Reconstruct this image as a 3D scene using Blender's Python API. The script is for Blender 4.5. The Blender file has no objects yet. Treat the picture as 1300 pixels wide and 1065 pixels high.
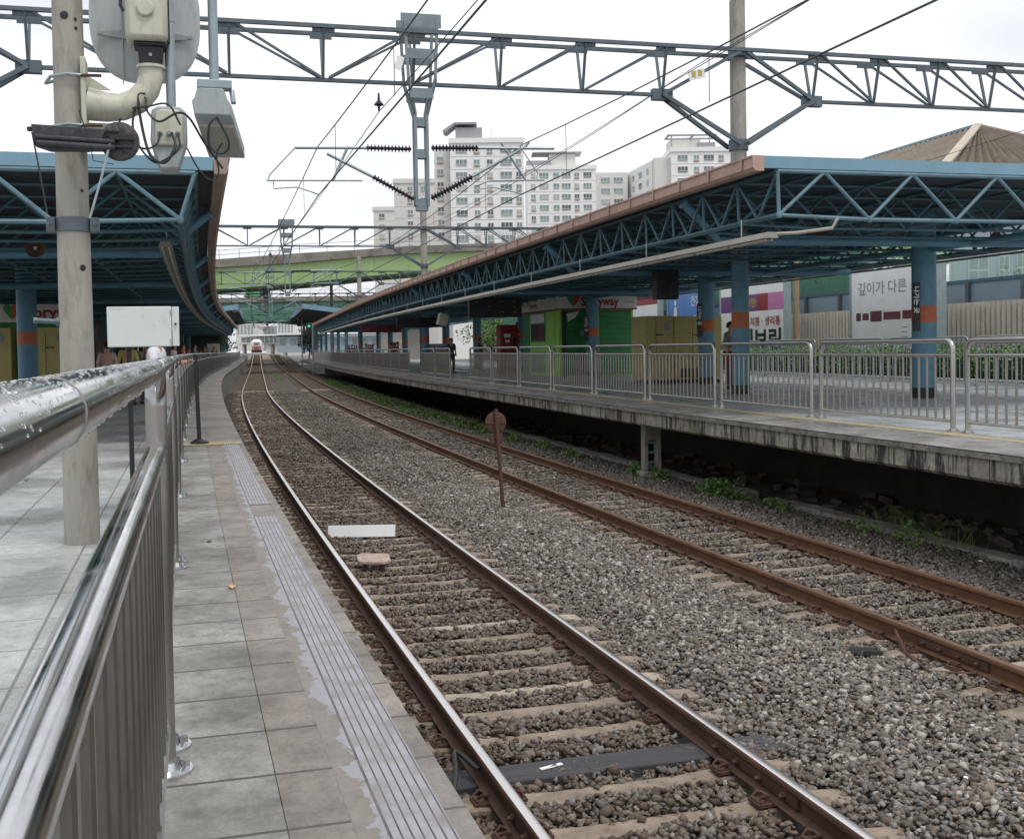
import bpy, math, random
import numpy as np
from mathutils import Vector, Matrix
random.seed(7); RNG = np.random.default_rng(7)
SC = bpy.context.scene
COL = SC.collection
PI = math.pi

# ------------------------------------------------------------------ camera
F, CX, CY, H = 1450.0, 650.0, 487.5, 2.42
ROLL = -0.017; PITCH = -(487.5 - 441.0) / 1450.0
_cp, _sp, _c, _s = math.cos(PITCH), math.sin(PITCH), math.cos(ROLL), math.sin(ROLL)
FW = Vector((0, _cp, _sp)); _up = Vector((0, -_sp, _cp)); _rt = Vector((1, 0, 0))
RT = _rt * _c + _up * _s; UP = -_rt * _s + _up * _c
cd = bpy.data.cameras.new('camera'); cam = bpy.data.objects.new('camera', cd); COL.objects.link(cam)
cd.sensor_width = 36; cd.sensor_fit = 'HORIZONTAL'; cd.lens = 36 * F / 1300
cd.shift_y = -45.0 / 1300; cd.clip_start = 0.05; cd.clip_end = 6000
m = Matrix(((RT.x, UP.x, -FW.x, 0), (RT.y, UP.y, -FW.y, 0), (RT.z, UP.z, -FW.z, H), (0, 0, 0, 1)))
cam.matrix_world = m
SC.camera = cam

# ------------------------------------------------------------------ world, sun, exposure
SUN_EL, SUN_ROT = math.radians(64), math.radians(140)
w = bpy.data.worlds.new("World"); SC.world = w; w.use_nodes = True
nt = w.node_tree; nt.nodes.clear()
out = nt.nodes.new('ShaderNodeOutputWorld'); bg = nt.nodes.new('ShaderNodeBackground')
sky = nt.nodes.new('ShaderNodeTexSky'); sky.sky_type = 'NISHITA'; sky.sun_disc = False
sky.sun_elevation = SUN_EL; sky.sun_rotation = SUN_ROT; sky.dust_density = 3
tc = nt.nodes.new('ShaderNodeTexCoord'); mp = nt.nodes.new('ShaderNodeMapping'); mp.inputs['Scale'].default_value = (1, 1, 2.6)
nz = nt.nodes.new('ShaderNodeTexNoise'); nz.inputs['Scale'].default_value = 2.2; nz.inputs['Detail'].default_value = 5
rp = nt.nodes.new('ShaderNodeValToRGB')
rp.color_ramp.elements[0].position = 0.38; rp.color_ramp.elements[0].color = (6.0, 6.2, 6.6, 1)
rp.color_ramp.elements[1].position = 0.62; rp.color_ramp.elements[1].color = (8.4, 8.4, 8.6, 1)
mx = nt.nodes.new('ShaderNodeMix'); mx.data_type = 'RGBA'; mx.inputs[0].default_value = 0.93
L = nt.links.new
L(tc.outputs['Generated'], mp.inputs[0]); L(mp.outputs[0], nz.inputs['Vector']); L(nz.outputs['Fac'], rp.inputs[0])
L(sky.outputs[0], mx.inputs[6]); L(rp.outputs[0], mx.inputs[7]); L(mx.outputs[2], bg.inputs[0])
bg.inputs[1].default_value = 0.115; L(bg.outputs[0], out.inputs[0])
sl = bpy.data.lights.new('sun', 'SUN'); sl.energy = 1.35; sl.angle = math.radians(22); sl.color = (1, 0.97, 0.92)
so = bpy.data.objects.new('sun', sl); COL.objects.link(so)
so.rotation_euler = (PI / 2 - SUN_EL, 0, PI - SUN_ROT)
SC.view_settings.view_transform = 'Standard'; SC.view_settings.look = 'None'
SC.view_settings.exposure = 0.36; SC.view_settings.gamma = 1.0

# ------------------------------------------------------------------ track coordinates: s along, n to the right, z up
_S = np.arange(-60, 700, 0.5)
_TH = np.where(_S < 60, 0.28465 - 0.00079094 * _S, 0.28465 - 0.00079094 * 60 - 0.00104389 * (_S - 60))
_TH = np.maximum(_TH, 0.2185)
_X = np.cumsum(-np.sin(_TH) * 0.5); _Y = np.cumsum(np.cos(_TH) * 0.5)
_i0 = int(np.argmin(abs(_S))); _X = _X - _X[_i0] + 2.5209; _Y = _Y - _Y[_i0]
def TH(s): return np.interp(s, _S, _TH)
def WA(s, n, z):
    s = np.asarray(s, float); n = np.asarray(n, float); z = np.asarray(z, float)
    t = TH(s); q = np.clip((s - 150) / 150, 0, 1); dz = 1.7 * q * q * (3 - 2 * q)
    return np.stack(np.broadcast_arrays(np.interp(s, _S, _X) + np.cos(t) * n, np.interp(s, _S, _Y) + np.sin(t) * n, z + dz), -1)
def W(s, n, z=0.0): return Vector(WA(s, n, z).tolist())
def pix(u, v, Y):                       # a far point on the ray of a photo pixel at depth Y
    d = RT * (u - CX) - UP * (v - CY) + FW * F
    return Vector((0, 0, H)) + d * (Y / d.y)

# ------------------------------------------------------------------ mesh builder
class MB:
    def __init__(s): s.v = []; s.f = []; s.uv = []; s.n = 0; s.mi = []
    def add(s, V, Fc, UV=None, mi=0):
        b = s.n; V = [tuple(x) for x in V]; s.v += V; s.n += len(V)
        for f in Fc: s.f.append([b + i for i in f]); s.mi.append(mi)
        if UV is not None:
            for f in Fc: s.uv.append([UV[i] for i in f])
        else:
            for f in Fc: s.uv.append([(V[i][0], V[i][1] + V[i][2]) for i in f])
        return s
    def box(s, c, d, R=None, mi=0, taper=1.0):
        x, y, z = d[0] / 2, d[1] / 2, d[2] / 2
        P = [Vector((a * x * (taper if e > 0 else 1), b * y * (taper if e > 0 else 1), e * z)) for e in (-1, 1) for b in (-1, 1) for a in (-1, 1)]
        if R is not None: P = [R @ p for p in P]
        P = [p + Vector(c) for p in P]
        return s.add(P, [(0, 2, 3, 1), (4, 5, 7, 6), (0, 1, 5, 4), (2, 6, 7, 3), (0, 4, 6, 2), (1, 3, 7, 5)], mi=mi)
    def beam(s, a, b, w, h, up=(0, 0, 1), mi=0):
        a = Vector(a); b = Vector(b); t = (b - a).normalized(); up = Vector(up)
        if abs(t.dot(up)) > .98: up = Vector((0, 1, 0))
        x = t.cross(up).normalized(); y = x.cross(t)
        P = [p + x * (i * w / 2) + y * (j * h / 2) for p in (a, b) for (i, j) in ((-1, -1), (1, -1), (1, 1), (-1, 1))]
        return s.add(P, [(3, 2, 1, 0), (4, 5, 6, 7), (0, 1, 5, 4), (1, 2, 6, 5), (2, 3, 7, 6), (3, 0, 4, 7)], mi=mi)
    def tube(s, pts, r, seg=8, mi=0, caps=True):
        pts = [Vector(p) for p in pts]; rs = r if isinstance(r, (list, tuple)) else [r] * len(pts)
        V = []; Fc = []; px = None
        for i, p in enumerate(pts):
            t = (pts[min(i + 1, len(pts) - 1)] - pts[max(i - 1, 0)]).normalized()
            if px is None:
                u = Vector((0, 0, 1)) if abs(t.z) < .9 else Vector((1, 0, 0))
                px = t.cross(u).normalized()
            else: px = (px - t * px.dot(t)).normalized()
            py = t.cross(px)
            for k in range(seg):
                a = 2 * PI * k / seg; V.append(p + (px * math.cos(a) + py * math.sin(a)) * rs[i])
        for i in range(len(pts) - 1):
            for k in range(seg):
                k2 = (k + 1) % seg; Fc.append((i * seg + k, i * seg + k2, (i + 1) * seg + k2, (i + 1) * seg + k))
        if caps: Fc.append(tuple(range(seg))[::-1]); Fc.append(tuple((len(pts) - 1) * seg + k for k in range(seg)))
        return s.add(V, Fc, mi=mi)
    def lathe(s, prof, o, ax=(0, 0, 1), seg=16, mi=0):      # prof: (radius, height) list
        ax = Vector(ax).normalized(); o = Vector(o)
        return s.tube_frame([(o + ax * h, r) for r, h in prof], ax, seg, mi)
    def tube_frame(s, pr, ax, seg, mi=0):
        u = Vector((0, 0, 1)) if abs(ax.z) < .9 else Vector((1, 0, 0)); x = ax.cross(u).normalized(); y = ax.cross(x)
        V = [p + (x * math.cos(2 * PI * k / seg) + y * math.sin(2 * PI * k / seg)) * max(r, 1e-4) for p, r in pr for k in range(seg)]
        Fc = [(i * seg + k, i * seg + (k + 1) % seg, (i + 1) * seg + (k + 1) % seg, (i + 1) * seg + k) for i in range(len(pr) - 1) for k in range(seg)]
        Fc += [tuple(range(seg))[::-1], tuple((len(pr) - 1) * seg + k for k in range(seg))]
        return s.add(V, Fc, mi=mi)
    def prism(s, poly, o, X, Y, Z, d, mi=0):                # poly in X,Y plane, thickness d along Z
        o = Vector(o); X = Vector(X); Y = Vector(Y); Z = Vector(Z); n = len(poly)
        V = [o + X * p[0] + Y * p[1] + Z * (k * d) for k in (0, 1) for p in poly]
        Fc = [tuple(range(n))[::-1], tuple(range(n, 2 * n))] + [(i, (i + 1) % n, n + (i + 1) % n, n + i) for i in range(n)]
        return s.add(V, Fc, mi=mi)
    def sweep(s, prof, s0, s1, ds=1.0, closed=True, caps=True, mi=0, uvmode=0):
        ss = np.linspace(s0, s1, max(2, int(math.ceil((s1 - s0) / ds)) + 1)); k = len(prof)
        V = []; UV = []; acc = [0]
        for i in range(1, k): acc.append(acc[-1] + math.hypot(prof[i][0] - prof[i - 1][0], prof[i][1] - prof[i - 1][1]))
        for a in ss:
            P = WA(a, [p[0] for p in prof], [p[1] for p in prof])
            for j in range(k): V.append(tuple(P[j])); UV.append((a, prof[j][uvmode] if uvmode < 2 else acc[j]))
        Fc = []
        for i in range(len(ss) - 1):
            for j in range(k if closed else k - 1):
                j2 = (j + 1) % k; Fc.append((i * k + j, (i + 1) * k + j, (i + 1) * k + j2, i * k + j2))
        if closed and caps: Fc.append(tuple(range(k))); Fc.append(tuple((len(ss) - 1) * k + j for j in range(k))[::-1])
        return s.add(V, Fc, UV, mi=mi)
    def build(s, name, mat, parent=None, local=True, smooth=True, bevel=0, angle=35):
        me = bpy.data.meshes.new(name)
        V = s.v
        if parent is not None and not local:
            mi = wmat(parent).inverted(); V = [tuple(mi @ Vector(p)) for p in V]
        me.from_pydata(V, [], s.f)
        for mm in (mat if isinstance(mat, (list, tuple)) else [mat]): me.materials.append(mm)
        if isinstance(mat, (list, tuple)): me.polygons.foreach_set('material_index', s.mi)
        uv = me.uv_layers.new(name='UVMap'); fl = [c for f in s.uv for p in f for c in p]; uv.data.foreach_set('uv', fl)
        if smooth:
            me.polygons.foreach_set('use_smooth', [True] * len(me.polygons)); me.set_sharp_from_angle(angle=math.radians(angle))
        me.update()
        ob = bpy.data.objects.new(name, me); COL.objects.link(ob)
        if parent is not None: ob.parent = parent
        if bevel:
            b = ob.modifiers.new('bevel', 'BEVEL'); b.width = bevel; b.segments = 2; b.limit_method = 'ANGLE'
        return ob
def wmat(o):
    m = Matrix.Identity(4)
    while o is not None:
        m = Matrix.Translation(o.location) @ o.rotation_euler.to_matrix().to_4x4() @ m; o = o.parent
    return m
def smooth(pts, k=6):
    P = [Vector(p) for p in pts]; P = [P[0] * 2 - P[1]] + P + [P[-1] * 2 - P[-2]]; o = []
    for i in range(1, len(P) - 2):
        for j in range(k):
            u = j / k; a, b, c, d = P[i - 1:i + 3]
            o.append(.5 * ((2 * b) + (c - a) * u + (2 * a - 5 * b + 4 * c - d) * u * u + (3 * b - a - 3 * c + d) * u ** 3))
    return o + [P[-2]]
def tag(o, label, cat, group=None):
    o['label'] = label; o['category'] = cat
    if group: o['group'] = group
    return o
def struct(o, kind='structure'): o['kind'] = kind; return o
def thing(name, label, cat, loc=(0, 0, 0), rz=0.0, group=None):
    o = bpy.data.objects.new(name, None); COL.objects.link(o); o.empty_display_size = .2
    o.location = loc; o.rotation_euler = (0, 0, rz); return tag(o, label, cat, group)
def at(name, label, cat, s, n, z, group=None, rz=0.0): return thing(name, label, cat, W(s, n, z), float(TH(s)) + rz, group)
def dup(o, parent=None):
    c = o.copy(); COL.objects.link(c)
    if parent is not None: c.parent = parent
    for ch in list(o.children): dup(ch, c)
    return c

# ------------------------------------------------------------------ materials
def nodes(name):
    mt = bpy.data.materials.new(name); mt.use_nodes = True; t = mt.node_tree; b = t.nodes['Principled BSDF']; return mt, t, b
def nn(t, ty, **kw):
    n = t.nodes.new(ty)
    for k, v in kw.items():
        if k.startswith('i_'): n.inputs[k[2:].replace('_', ' ')].default_value = v
        else: setattr(n, k, v)
    return n
def ramp(t, a, b, ca, cb):
    r = t.nodes.new('ShaderNodeValToRGB'); e = r.color_ramp.elements
    e[0].position = a; e[1].position = b; e[0].color = (*ca, 1) if len(ca) == 3 else ca; e[1].color = (*cb, 1) if len(cb) == 3 else cb; return r
def mixc(t, fac, a, b, mode='MIX'):
    m = t.nodes.new('ShaderNodeMix'); m.data_type = 'RGBA'; m.blend_type = mode
    for i, x in ((0, fac), (6, a), (7, b)):
        if isinstance(x, (int, float)): m.inputs[i].default_value = x
        elif isinstance(x, tuple): m.inputs[i].default_value = (*x, 1)
        else: t.links.new(x, m.inputs[i])
    return m.outputs[2]
def vec(t, kind='Object', scale=(1, 1, 1)):
    tc = nn(t, 'ShaderNodeTexCoord'); mp = nn(t, 'ShaderNodeMapping'); mp.inputs['Scale'].default_value = scale
    t.links.new(tc.outputs[kind], mp.inputs[0]); return mp.outputs[0]
def noise(t, v, scale, detail=4, rough=.55):
    n = nn(t, 'ShaderNodeTexNoise'); n.inputs['Scale'].default_value = scale; n.inputs['Detail'].default_value = detail; n.inputs['Roughness'].default_value = rough
    t.links.new(v, n.inputs['Vector']); return n.outputs['Fac']
def bump(t, b, h, st, dist=.01):
    n = nn(t, 'ShaderNodeBump'); n.inputs['Strength'].default_value = st; n.inputs['Distance'].default_value = dist
    t.links.new(h, n.inputs['Height']); t.links.new(n.outputs[0], b.inputs['Normal'])
def M(name, col, rough=.6, metal=0.0, var=.14, sc=3.0, bmp=.15, dirt=None, damt=.5, fine=40, emis=0, stretch=(1, 1, 1)):
    mt, t, b = nodes(name); v = vec(t, 'Object', stretch)
    n1 = noise(t, v, sc, 6, .6)
    c = tuple(col); lo = tuple(x * (1 - var) for x in c); hi = tuple(min(1, x * (1 + var)) for x in c)
    r = ramp(t, .3, .7, lo, hi); t.links.new(n1, r.inputs[0]); cc = r.outputs[0]
    if dirt:
        n2 = noise(t, v, sc * 2.7, 8, .7); r2 = ramp(t, .5, .68, (0, 0, 0), (damt,) * 3); t.links.new(n2, r2.inputs[0]); cc = mixc(t, r2.outputs[0], cc, tuple(dirt))
    t.links.new(cc, b.inputs['Base Color']); b.inputs['Roughness'].default_value = rough; b.inputs['Metallic'].default_value = metal
    if bmp: bump(t, b, noise(t, v, fine, 4), bmp, .004)
    if emis: b.inputs['Emission Color'].default_value = (*col, 1); b.inputs['Emission Strength'].default_value = emis
    return mt

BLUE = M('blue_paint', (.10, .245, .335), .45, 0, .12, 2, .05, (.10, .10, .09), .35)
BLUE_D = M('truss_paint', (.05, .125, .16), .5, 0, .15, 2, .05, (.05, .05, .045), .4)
ENDB = M('end_lattice_paint', (.10, .19, .235), .5, 0, .2, 2, .05, (.10, .06, .04), .5)
FASC = M('fascia_paint', (.17, .31, .40), .5, 0, .1, 1.2, .05, (.22, .24, .24), .3)
ROOFU = M('roof_sheet', (.03, .038, .052), .7, 0, .2, 1, .1)
ROOFT = M('roof_top', (.22, .24, .25), .7, 0, .2, 1, .1, (.1, .09, .07), .5)
SALMON = M('gutter_paint', (.44, .29, .235), .6, 0, .12, 2.5, .05, (.25, .2, .17), .5)
ORANGE = M('orange_band', (.46, .13, .045), .5, 0, .12, 3, .04, (.2, .07, .04), .4)
BLACK = M('black_paint', (.012, .013, .014), .5, 0, .2, 6, .1)
STEEL = M('gantry_steel', (.115, .145, .165), .55, .35, .18, 3, .1, (.05, .05, .05), .4)
DROPS = M('drop_post_steel', (.20, .245, .27), .5, .3, .15, 3, .08)
GALV = M('galvanised', (.30, .36, .38), .45, .5, .12, 5, .08)
CONC = M('concrete_pole', (.33, .315, .275), .85, 0, .16, 1.6, .5, (.15, .13, .10), .55, 90, 0, (3, 3, .8))
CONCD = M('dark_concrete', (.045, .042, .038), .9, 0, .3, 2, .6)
KERBM = M('kerb_concrete', (.30, .28, .25), .9, 0, .3, 2, .6, (.10, .10, .07), .7)
CREAM = M('cream_enamel', (.50, .50, .41), .5, 0, .08, 3, .05, (.24, .21, .15), .45, 40, 0, (2, 2, .7))
GREYBOX = M('grey_enamel', (.33, .37, .375), .5, .1, .10, 3, .05, (.19, .18, .16), .4, 40, 0, (3, 3, .6))
WHITEBOX = M('white_enamel', (.58, .62, .60), .45, 0, .05, 2, .03, (.33, .34, .32), .5)
RUST = M('rusty_steel', (.105, .055, .04), .8, .2, .3, 8, .5, (.04, .025, .02), .6)
RAILSIDE = M('rail_rust', (.10, .052, .036), .75, .2, .25, 6, .4, (.05, .028, .022), .5)
RAILSIDE2 = M('rail_rust_brown', (.135, .066, .033), .75, .2, .25, 6, .4, (.07, .035, .02), .5)
RAILTOP = M('rail_head', (.78, .75, .73), .28, 1.0, .05, 1, 0)
RAILTOP2 = M('rail_head_dull', (.20, .12, .08), .45, .5, .2, 1, 0)
WOOD = M('tarred_wood', (.045, .045, .052), .75, 0, .3, 3, .6, None, 0, 30, 0, (1, 8, 8))
TIE = M('sleeper_concrete', (.235, .188, .145), .9, 0, .3, 5, .6, (.12, .085, .06), .7)
TIEL = M('sleeper_pale', (.33, .285, .23), .9, 0, .25, 5, .6, (.17, .13, .09), .6)
RUBBLE = M('rubble', (.10, .085, .07), .9, 0, .4, 3, .6)
INSUL = M('insulator_glaze', (.035, .028, .04), .3, 0, .2, 10, 0)
WIREM = M('wire_copper', (.07, .075, .08), .6, .3, .1, 3, 0)
CABLE = M('black_cable', (.02, .022, .025), .6, 0, .2, 6, 0)
YEL = M('cabinet_yellow', (.44, .37, .14), .55, 0, .08, 2, .05, (.25, .2, .08), .4)
GREENK = M('kiosk_green', (.32, .68, .10), .5, 0, .1, 1.5, .03)
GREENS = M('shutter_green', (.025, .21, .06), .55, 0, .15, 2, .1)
GREEN_TEAL = M('kiosk_teal', (.05, .28, .14), .5, 0, .1, 2, .05)
HEADER = M('header_board', (.68, .68, .64), .6, 0, .06, 2, .02)
REDP = M('red_enamel', (.26, .02, .025), .45, 0, .1, 3, .03)
REDT = M('red_lettering', (.40, .03, .03), .6, 0, .05, 3, 0)
WHITEP = M('white_panel', (.80, .81, .82), .55, 0, .05, 1, .02, (.6, .6, .58), .3)
BLUEB = M('blue_panel', (.09, .22, .55), .5, 0, .08, 1, .02)
PURP = M('purple_panel', (.15, .05, .20), .5, 0, .1, 1, .02)
PINKP = M('pink_panel', (.52, .18, .40), .5, 0, .12, 1, .02)
GOLD = M('gold_lettering', (.60, .40, .10), .5, 0, .1, 3, 0)
INK = M('black_lettering', (.015, .015, .018), .6, 0, .05, 3, 0)
GREYT = M('grey_lettering', (.28, .28, .29), .6, 0, .05, 3, 0)
WHITET = M('white_lettering', (.75, .76, .77), .6, 0, .04, 3, 0)
MAROON = M('maroon_print', (.13, .03, .04), .6, 0, .3, 3, 0)
BRGREEN = M('bridge_green', (.31, .44, .19), .6, 0, .06, .15, .03, (.2, .3, .1), .25)
BRTEAL = M('bridge_teal', (.075, .22, .15), .6, 0, .1, .3, .03)
BRDARK = M('bridge_dark', (.02, .05, .03), .7, 0, .2, .5, .03)
PARA = M('stained_parapet', (.23, .21, .18), .9, 0, .25, .25, .2, (.07, .06, .05), .8, 6)
APT = M('apartment_white', (.80, .80, .79), .8, 0, .03, .05, 0)
APTG = M('apartment_beige', (.66, .65, .62), .8, 0, .05, .05, 0)
APTD = M('apartment_grey', (.33, .33, .34), .8, 0, .05, .05, 0)
PANE = M('window_glass', (.20, .25, .26), .25, 0, .3, .3, 0)
PANEL_BR = M('window_brown', (.36, .27, .22), .7, 0, .1, .3, 0)
WFRAME = M('window_frame_white', (.62, .64, .64), .6, 0, .05, 1, 0)
BARK = M('bark', (.07, .05, .035), .9, 0, .3, 6, .5)
SKIN = M('skin', (.42, .25, .17), .6, 0, .05, 8, 0)
HAIR = M('black_hair', (.012, .01, .009), .6, 0, .2, 20, 0)
TACT = M('tactile_yellow', (.42, .345, .21), .8, 0, .15, 4, .2, (.25, .22, .16), .6)
LAMPT = M('lamp_tube', (.55, .55, .50), .4, 0, .05, 5, 0)
TROUGH = M('lamp_trough', (.29, .275, .23), .6, 0, .12, 4, .05, (.2, .19, .16), .4)
ASPH = M('ground_earth', (.13, .12, .105), .95, 0, .25, .3, .4)
WALLBL = M('pale_blue_wall', (.33, .40, .45), .8, 0, .06, .3, .05)
TARP = M('green_tarp', (.10, .34, .15), .6, 0, .25, .5, .5)
LEDM = M('green_signal', (.02, .6, .3), .4, 0, 0, 1, 0, None, 0, 1, 1.1)
ROOFCOR = M('cement_roof', (.20, .17, .135), .9, 0, .2, 1.2, .3, (.11, .095, .08), .6)
RIDGEM = M('ridge_cap', (.47, .41, .33), .8, 0, .1, 2, .1)

def stainless():
    mt, t, b = nodes('stainless_steel'); v = vec(t)
    n = noise(t, v, 2, 3, .5); r = ramp(t, .3, .75, (.37, .36, .34), (.47, .46, .44)); t.links.new(n, r.inputs[0])
    t.links.new(r.outputs[0], b.inputs['Base Color']); b.inputs['Metallic'].default_value = 1
    r2 = ramp(t, .3, .7, (.3,) * 3, (.36,) * 3); t.links.new(noise(t, v, 3, 2), r2.inputs[0]); t.links.new(r2.outputs[0], b.inputs['Roughness'])
    return mt
INOX = stainless()
def inox_polished():
    mt, t, b = nodes('polished_handrail'); v = vec(t)
    n = noise(t, v, 6, 6, .7); r = ramp(t, .3, .7, (.50, .51, .53), (.68, .69, .70)); t.links.new(n, r.inputs[0])
    t.links.new(r.outputs[0], b.inputs['Base Color']); b.inputs['Metallic'].default_value = 1
    r2 = ramp(t, .35, .7, (.08,) * 3, (.22,) * 3); t.links.new(noise(t, v, 9, 5), r2.inputs[0]); t.links.new(r2.outputs[0], b.inputs['Roughness'])
    return mt
INOXP = inox_polished()
def inox_post():
    mt, t, b = nodes('reflection_tinted_steel'); v = vec(t, 'Object', (1, 1, .4)); n = noise(t, v, 7, 6, .7); r = ramp(t, .3, .7, (.27, .25, .23), (.42, .40, .375)); t.links.new(n, r.inputs[0])  # brownish reflection of the surroundings is put into the steel's base colour
    t.links.new(r.outputs[0], b.inputs['Base Color']); b.inputs['Metallic'].default_value = .9; b.inputs['Roughness'].default_value = .34; return mt
INOXD = inox_post()
def inox_brown():
    mt, t, b = nodes('weathered_baluster'); v = vec(t, 'Object', (1, 1, .3))
    n = noise(t, v, 8, 6, .7); r = ramp(t, .35, .7, (.16, .145, .13), (.30, .285, .27)); t.links.new(n, r.inputs[0])
    t.links.new(r.outputs[0], b.inputs['Base Color']); b.inputs['Metallic'].default_value = .85; b.inputs['Roughness'].default_value = .42
    return mt
INOXB = inox_brown()
def water():
    mt, t, b = nodes('water_drop'); b.inputs['Base Color'].default_value = (.9, .93, .95, 1); b.inputs['Roughness'].default_value = .03
    b.inputs['Metallic'].default_value = 0; b.inputs['Transmission Weight'].default_value = .9; b.inputs['IOR'].default_value = 1.33; return mt
WATER = water()
def tiles(name, c1, c2, mortar, bw, bh, wet=.35, dirt=(.1, .1, .09), msize=.012, off=0.0, rot=False, damt=.6):
    mt, t, b = nodes(name); tcn = nn(t, 'ShaderNodeTexCoord'); mp = nn(t, 'ShaderNodeMapping')
    t.links.new(tcn.outputs['UV'], mp.inputs[0]); v = mp.outputs[0]
    br = nn(t, 'ShaderNodeTexBrick'); br.offset = off; br.squash = 1
    for k, x in (('Scale', 1), ('Mortar Size', msize), ('Mortar Smooth', .2), ('Bias', 0), ('Brick Width', bw), ('Row Height', bh)): br.inputs[k].default_value = x
    br.inputs['Color1'].default_value = (*c1, 1); br.inputs['Color2'].default_value = (*c2, 1); br.inputs['Mortar'].default_value = (*mortar, 1)
    t.links.new(v, br.inputs['Vector'])
    n1 = noise(t, v, 1.7, 8, .7); r1 = ramp(t, .40, .64, (0, 0, 0), (damt,) * 3); t.links.new(n1, r1.inputs[0])
    n3 = noise(t, v, 9, 6, .75); r3 = ramp(t, .45, .66, (0, 0, 0), (.8,) * 3); t.links.new(n3, r3.inputs[0])
    c = mixc(t, r1.outputs[0], br.outputs['Color'], mixc(t, .78, br.outputs['Color'], dirt))
    c = mixc(t, r3.outputs[0], c, mixc(t, .7, c, dirt)); 
    n4 = noise(t, v, 60, 3); r4 = ramp(t, .3, .7, (.86,) * 3, (1.1,) * 3); t.links.new(n4, r4.inputs[0]); c = mixc(t, 1.0, c, r4.outputs[0], 'MULTIPLY')
    t.links.new(c, b.inputs['Base Color'])
    r2 = ramp(t, .4, .62, (wet,) * 3, (.8,) * 3); t.links.new(noise(t, v, .8, 5), r2.inputs[0]); t.links.new(r2.outputs[0], b.inputs['Roughness'])
    inv = nn(t, 'ShaderNodeMath', operation='SUBTRACT'); inv.inputs[0].default_value = 1; t.links.new(br.outputs['Fac'], inv.inputs[1])
    ad = nn(t, 'ShaderNodeMath', operation='MULTIPLY_ADD'); t.links.new(n4, ad.inputs[0]); ad.inputs[1].default_value = .15; t.links.new(inv.outputs[0], ad.inputs[2])
    bump(t, b, ad.outputs[0], .5, .006); return mt
T_OUT = tiles('edge_slab', (.30, .265, .235), (.235, .21, .185), (.07, .06, .05), .43, 50, .45, (.09, .08, .07), .009, damt=.8)
T_IN = tiles('inner_slab', (.365, .355, .33), (.26, .252, .235), (.06, .06, .05), .43, 50, .4, (.07, .07, .06), .009, damt=.95)
T_MAIN = tiles('platform_tile', (.44, .462, .452), (.39, .412, .40), (.17, .18, .17), .62, .62, .25, (.2, .21, .2), .008)
T_P2 = tiles('far_platform_tile', (.44, .48, .50), (.40, .44, .46), (.2, .21, .21), .6, .6, .18, (.14, .15, .15))
T_P2E = tiles('far_edge_slab', (.35, .34, .32), (.28, .275, .26), (.08, .08, .07), .9, 50, .25, (.07, .07, .065), damt=.9)
def strip_mat():
    mt, t, b = nodes('grooved_strip'); v = vec(t, 'UV', (1, 1, 1))
    s = nn(t, 'ShaderNodeSeparateXYZ'); t.links.new(v, s.inputs[0])
    mm = nn(t, 'ShaderNodeMath', operation='MULTIPLY'); t.links.new(s.outputs['Y'], mm.inputs[0]); mm.inputs[1].default_value = 1 / .028
    fr = nn(t, 'ShaderNodeMath', operation='FRACT'); t.links.new(mm.outputs[0], fr.inputs[0])
    r = ramp(t, .15, .21, (.022, .022, .026), (.30, .295, .325)); t.links.new(fr.outputs[0], r.inputs[0])
    n = noise(t, v, 7, 6); r1 = ramp(t, .42, .66, (0, 0, 0), (.8,) * 3); t.links.new(n, r1.inputs[0])
    c = mixc(t, r1.outputs[0], r.outputs[0], (.17, .16, .15)); t.links.new(c, b.inputs['Base Color']); b.inputs['Roughness'].default_value = .5
    bump(t, b, fr.outputs[0], .3, .004); return mt
STRIP = strip_mat()
def mortar_edge():
    mt, t, b = nodes('ragged_mortar'); v = vec(t, 'UV'); s = nn(t, 'ShaderNodeSeparateXYZ'); t.links.new(v, s.inputs[0])
    a = nn(t, 'ShaderNodeMath', operation='SUBTRACT'); a.inputs[0].default_value = -1.905; t.links.new(s.outputs['Y'], a.inputs[1])
    q = nn(t, 'ShaderNodeMath', operation='MULTIPLY_ADD'); t.links.new(noise(t, v, 5, 6, .65), q.inputs[0]); q.inputs[1].default_value = .30; q.inputs[2].default_value = -.115
    d = nn(t, 'ShaderNodeMath', operation='SUBTRACT'); t.links.new(q.outputs[0], d.inputs[0]); t.links.new(a.outputs[0], d.inputs[1])
    r = ramp(t, .0, .006, (0, 0, 0), (1, 1, 1)); t.links.new(d.outputs[0], r.inputs[0])
    n2 = noise(t, v, 14, 6, .7); p = ramp(t, .3, .7, (.15, .135, .118), (.235, .21, .185)); t.links.new(n2, p.inputs[0]); m_ = ramp(t, .3, .7, (.24, .235, .26), (.31, .305, .335)); t.links.new(n2, m_.inputs[0])
    t.links.new(mixc(t, r.outputs[0], p.outputs[0], m_.outputs[0]), b.inputs['Base Color']); b.inputs['Roughness'].default_value = .55; bump(t, b, r.outputs[0], .4, .004); return mt
MORTAR = mortar_edge()
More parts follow.
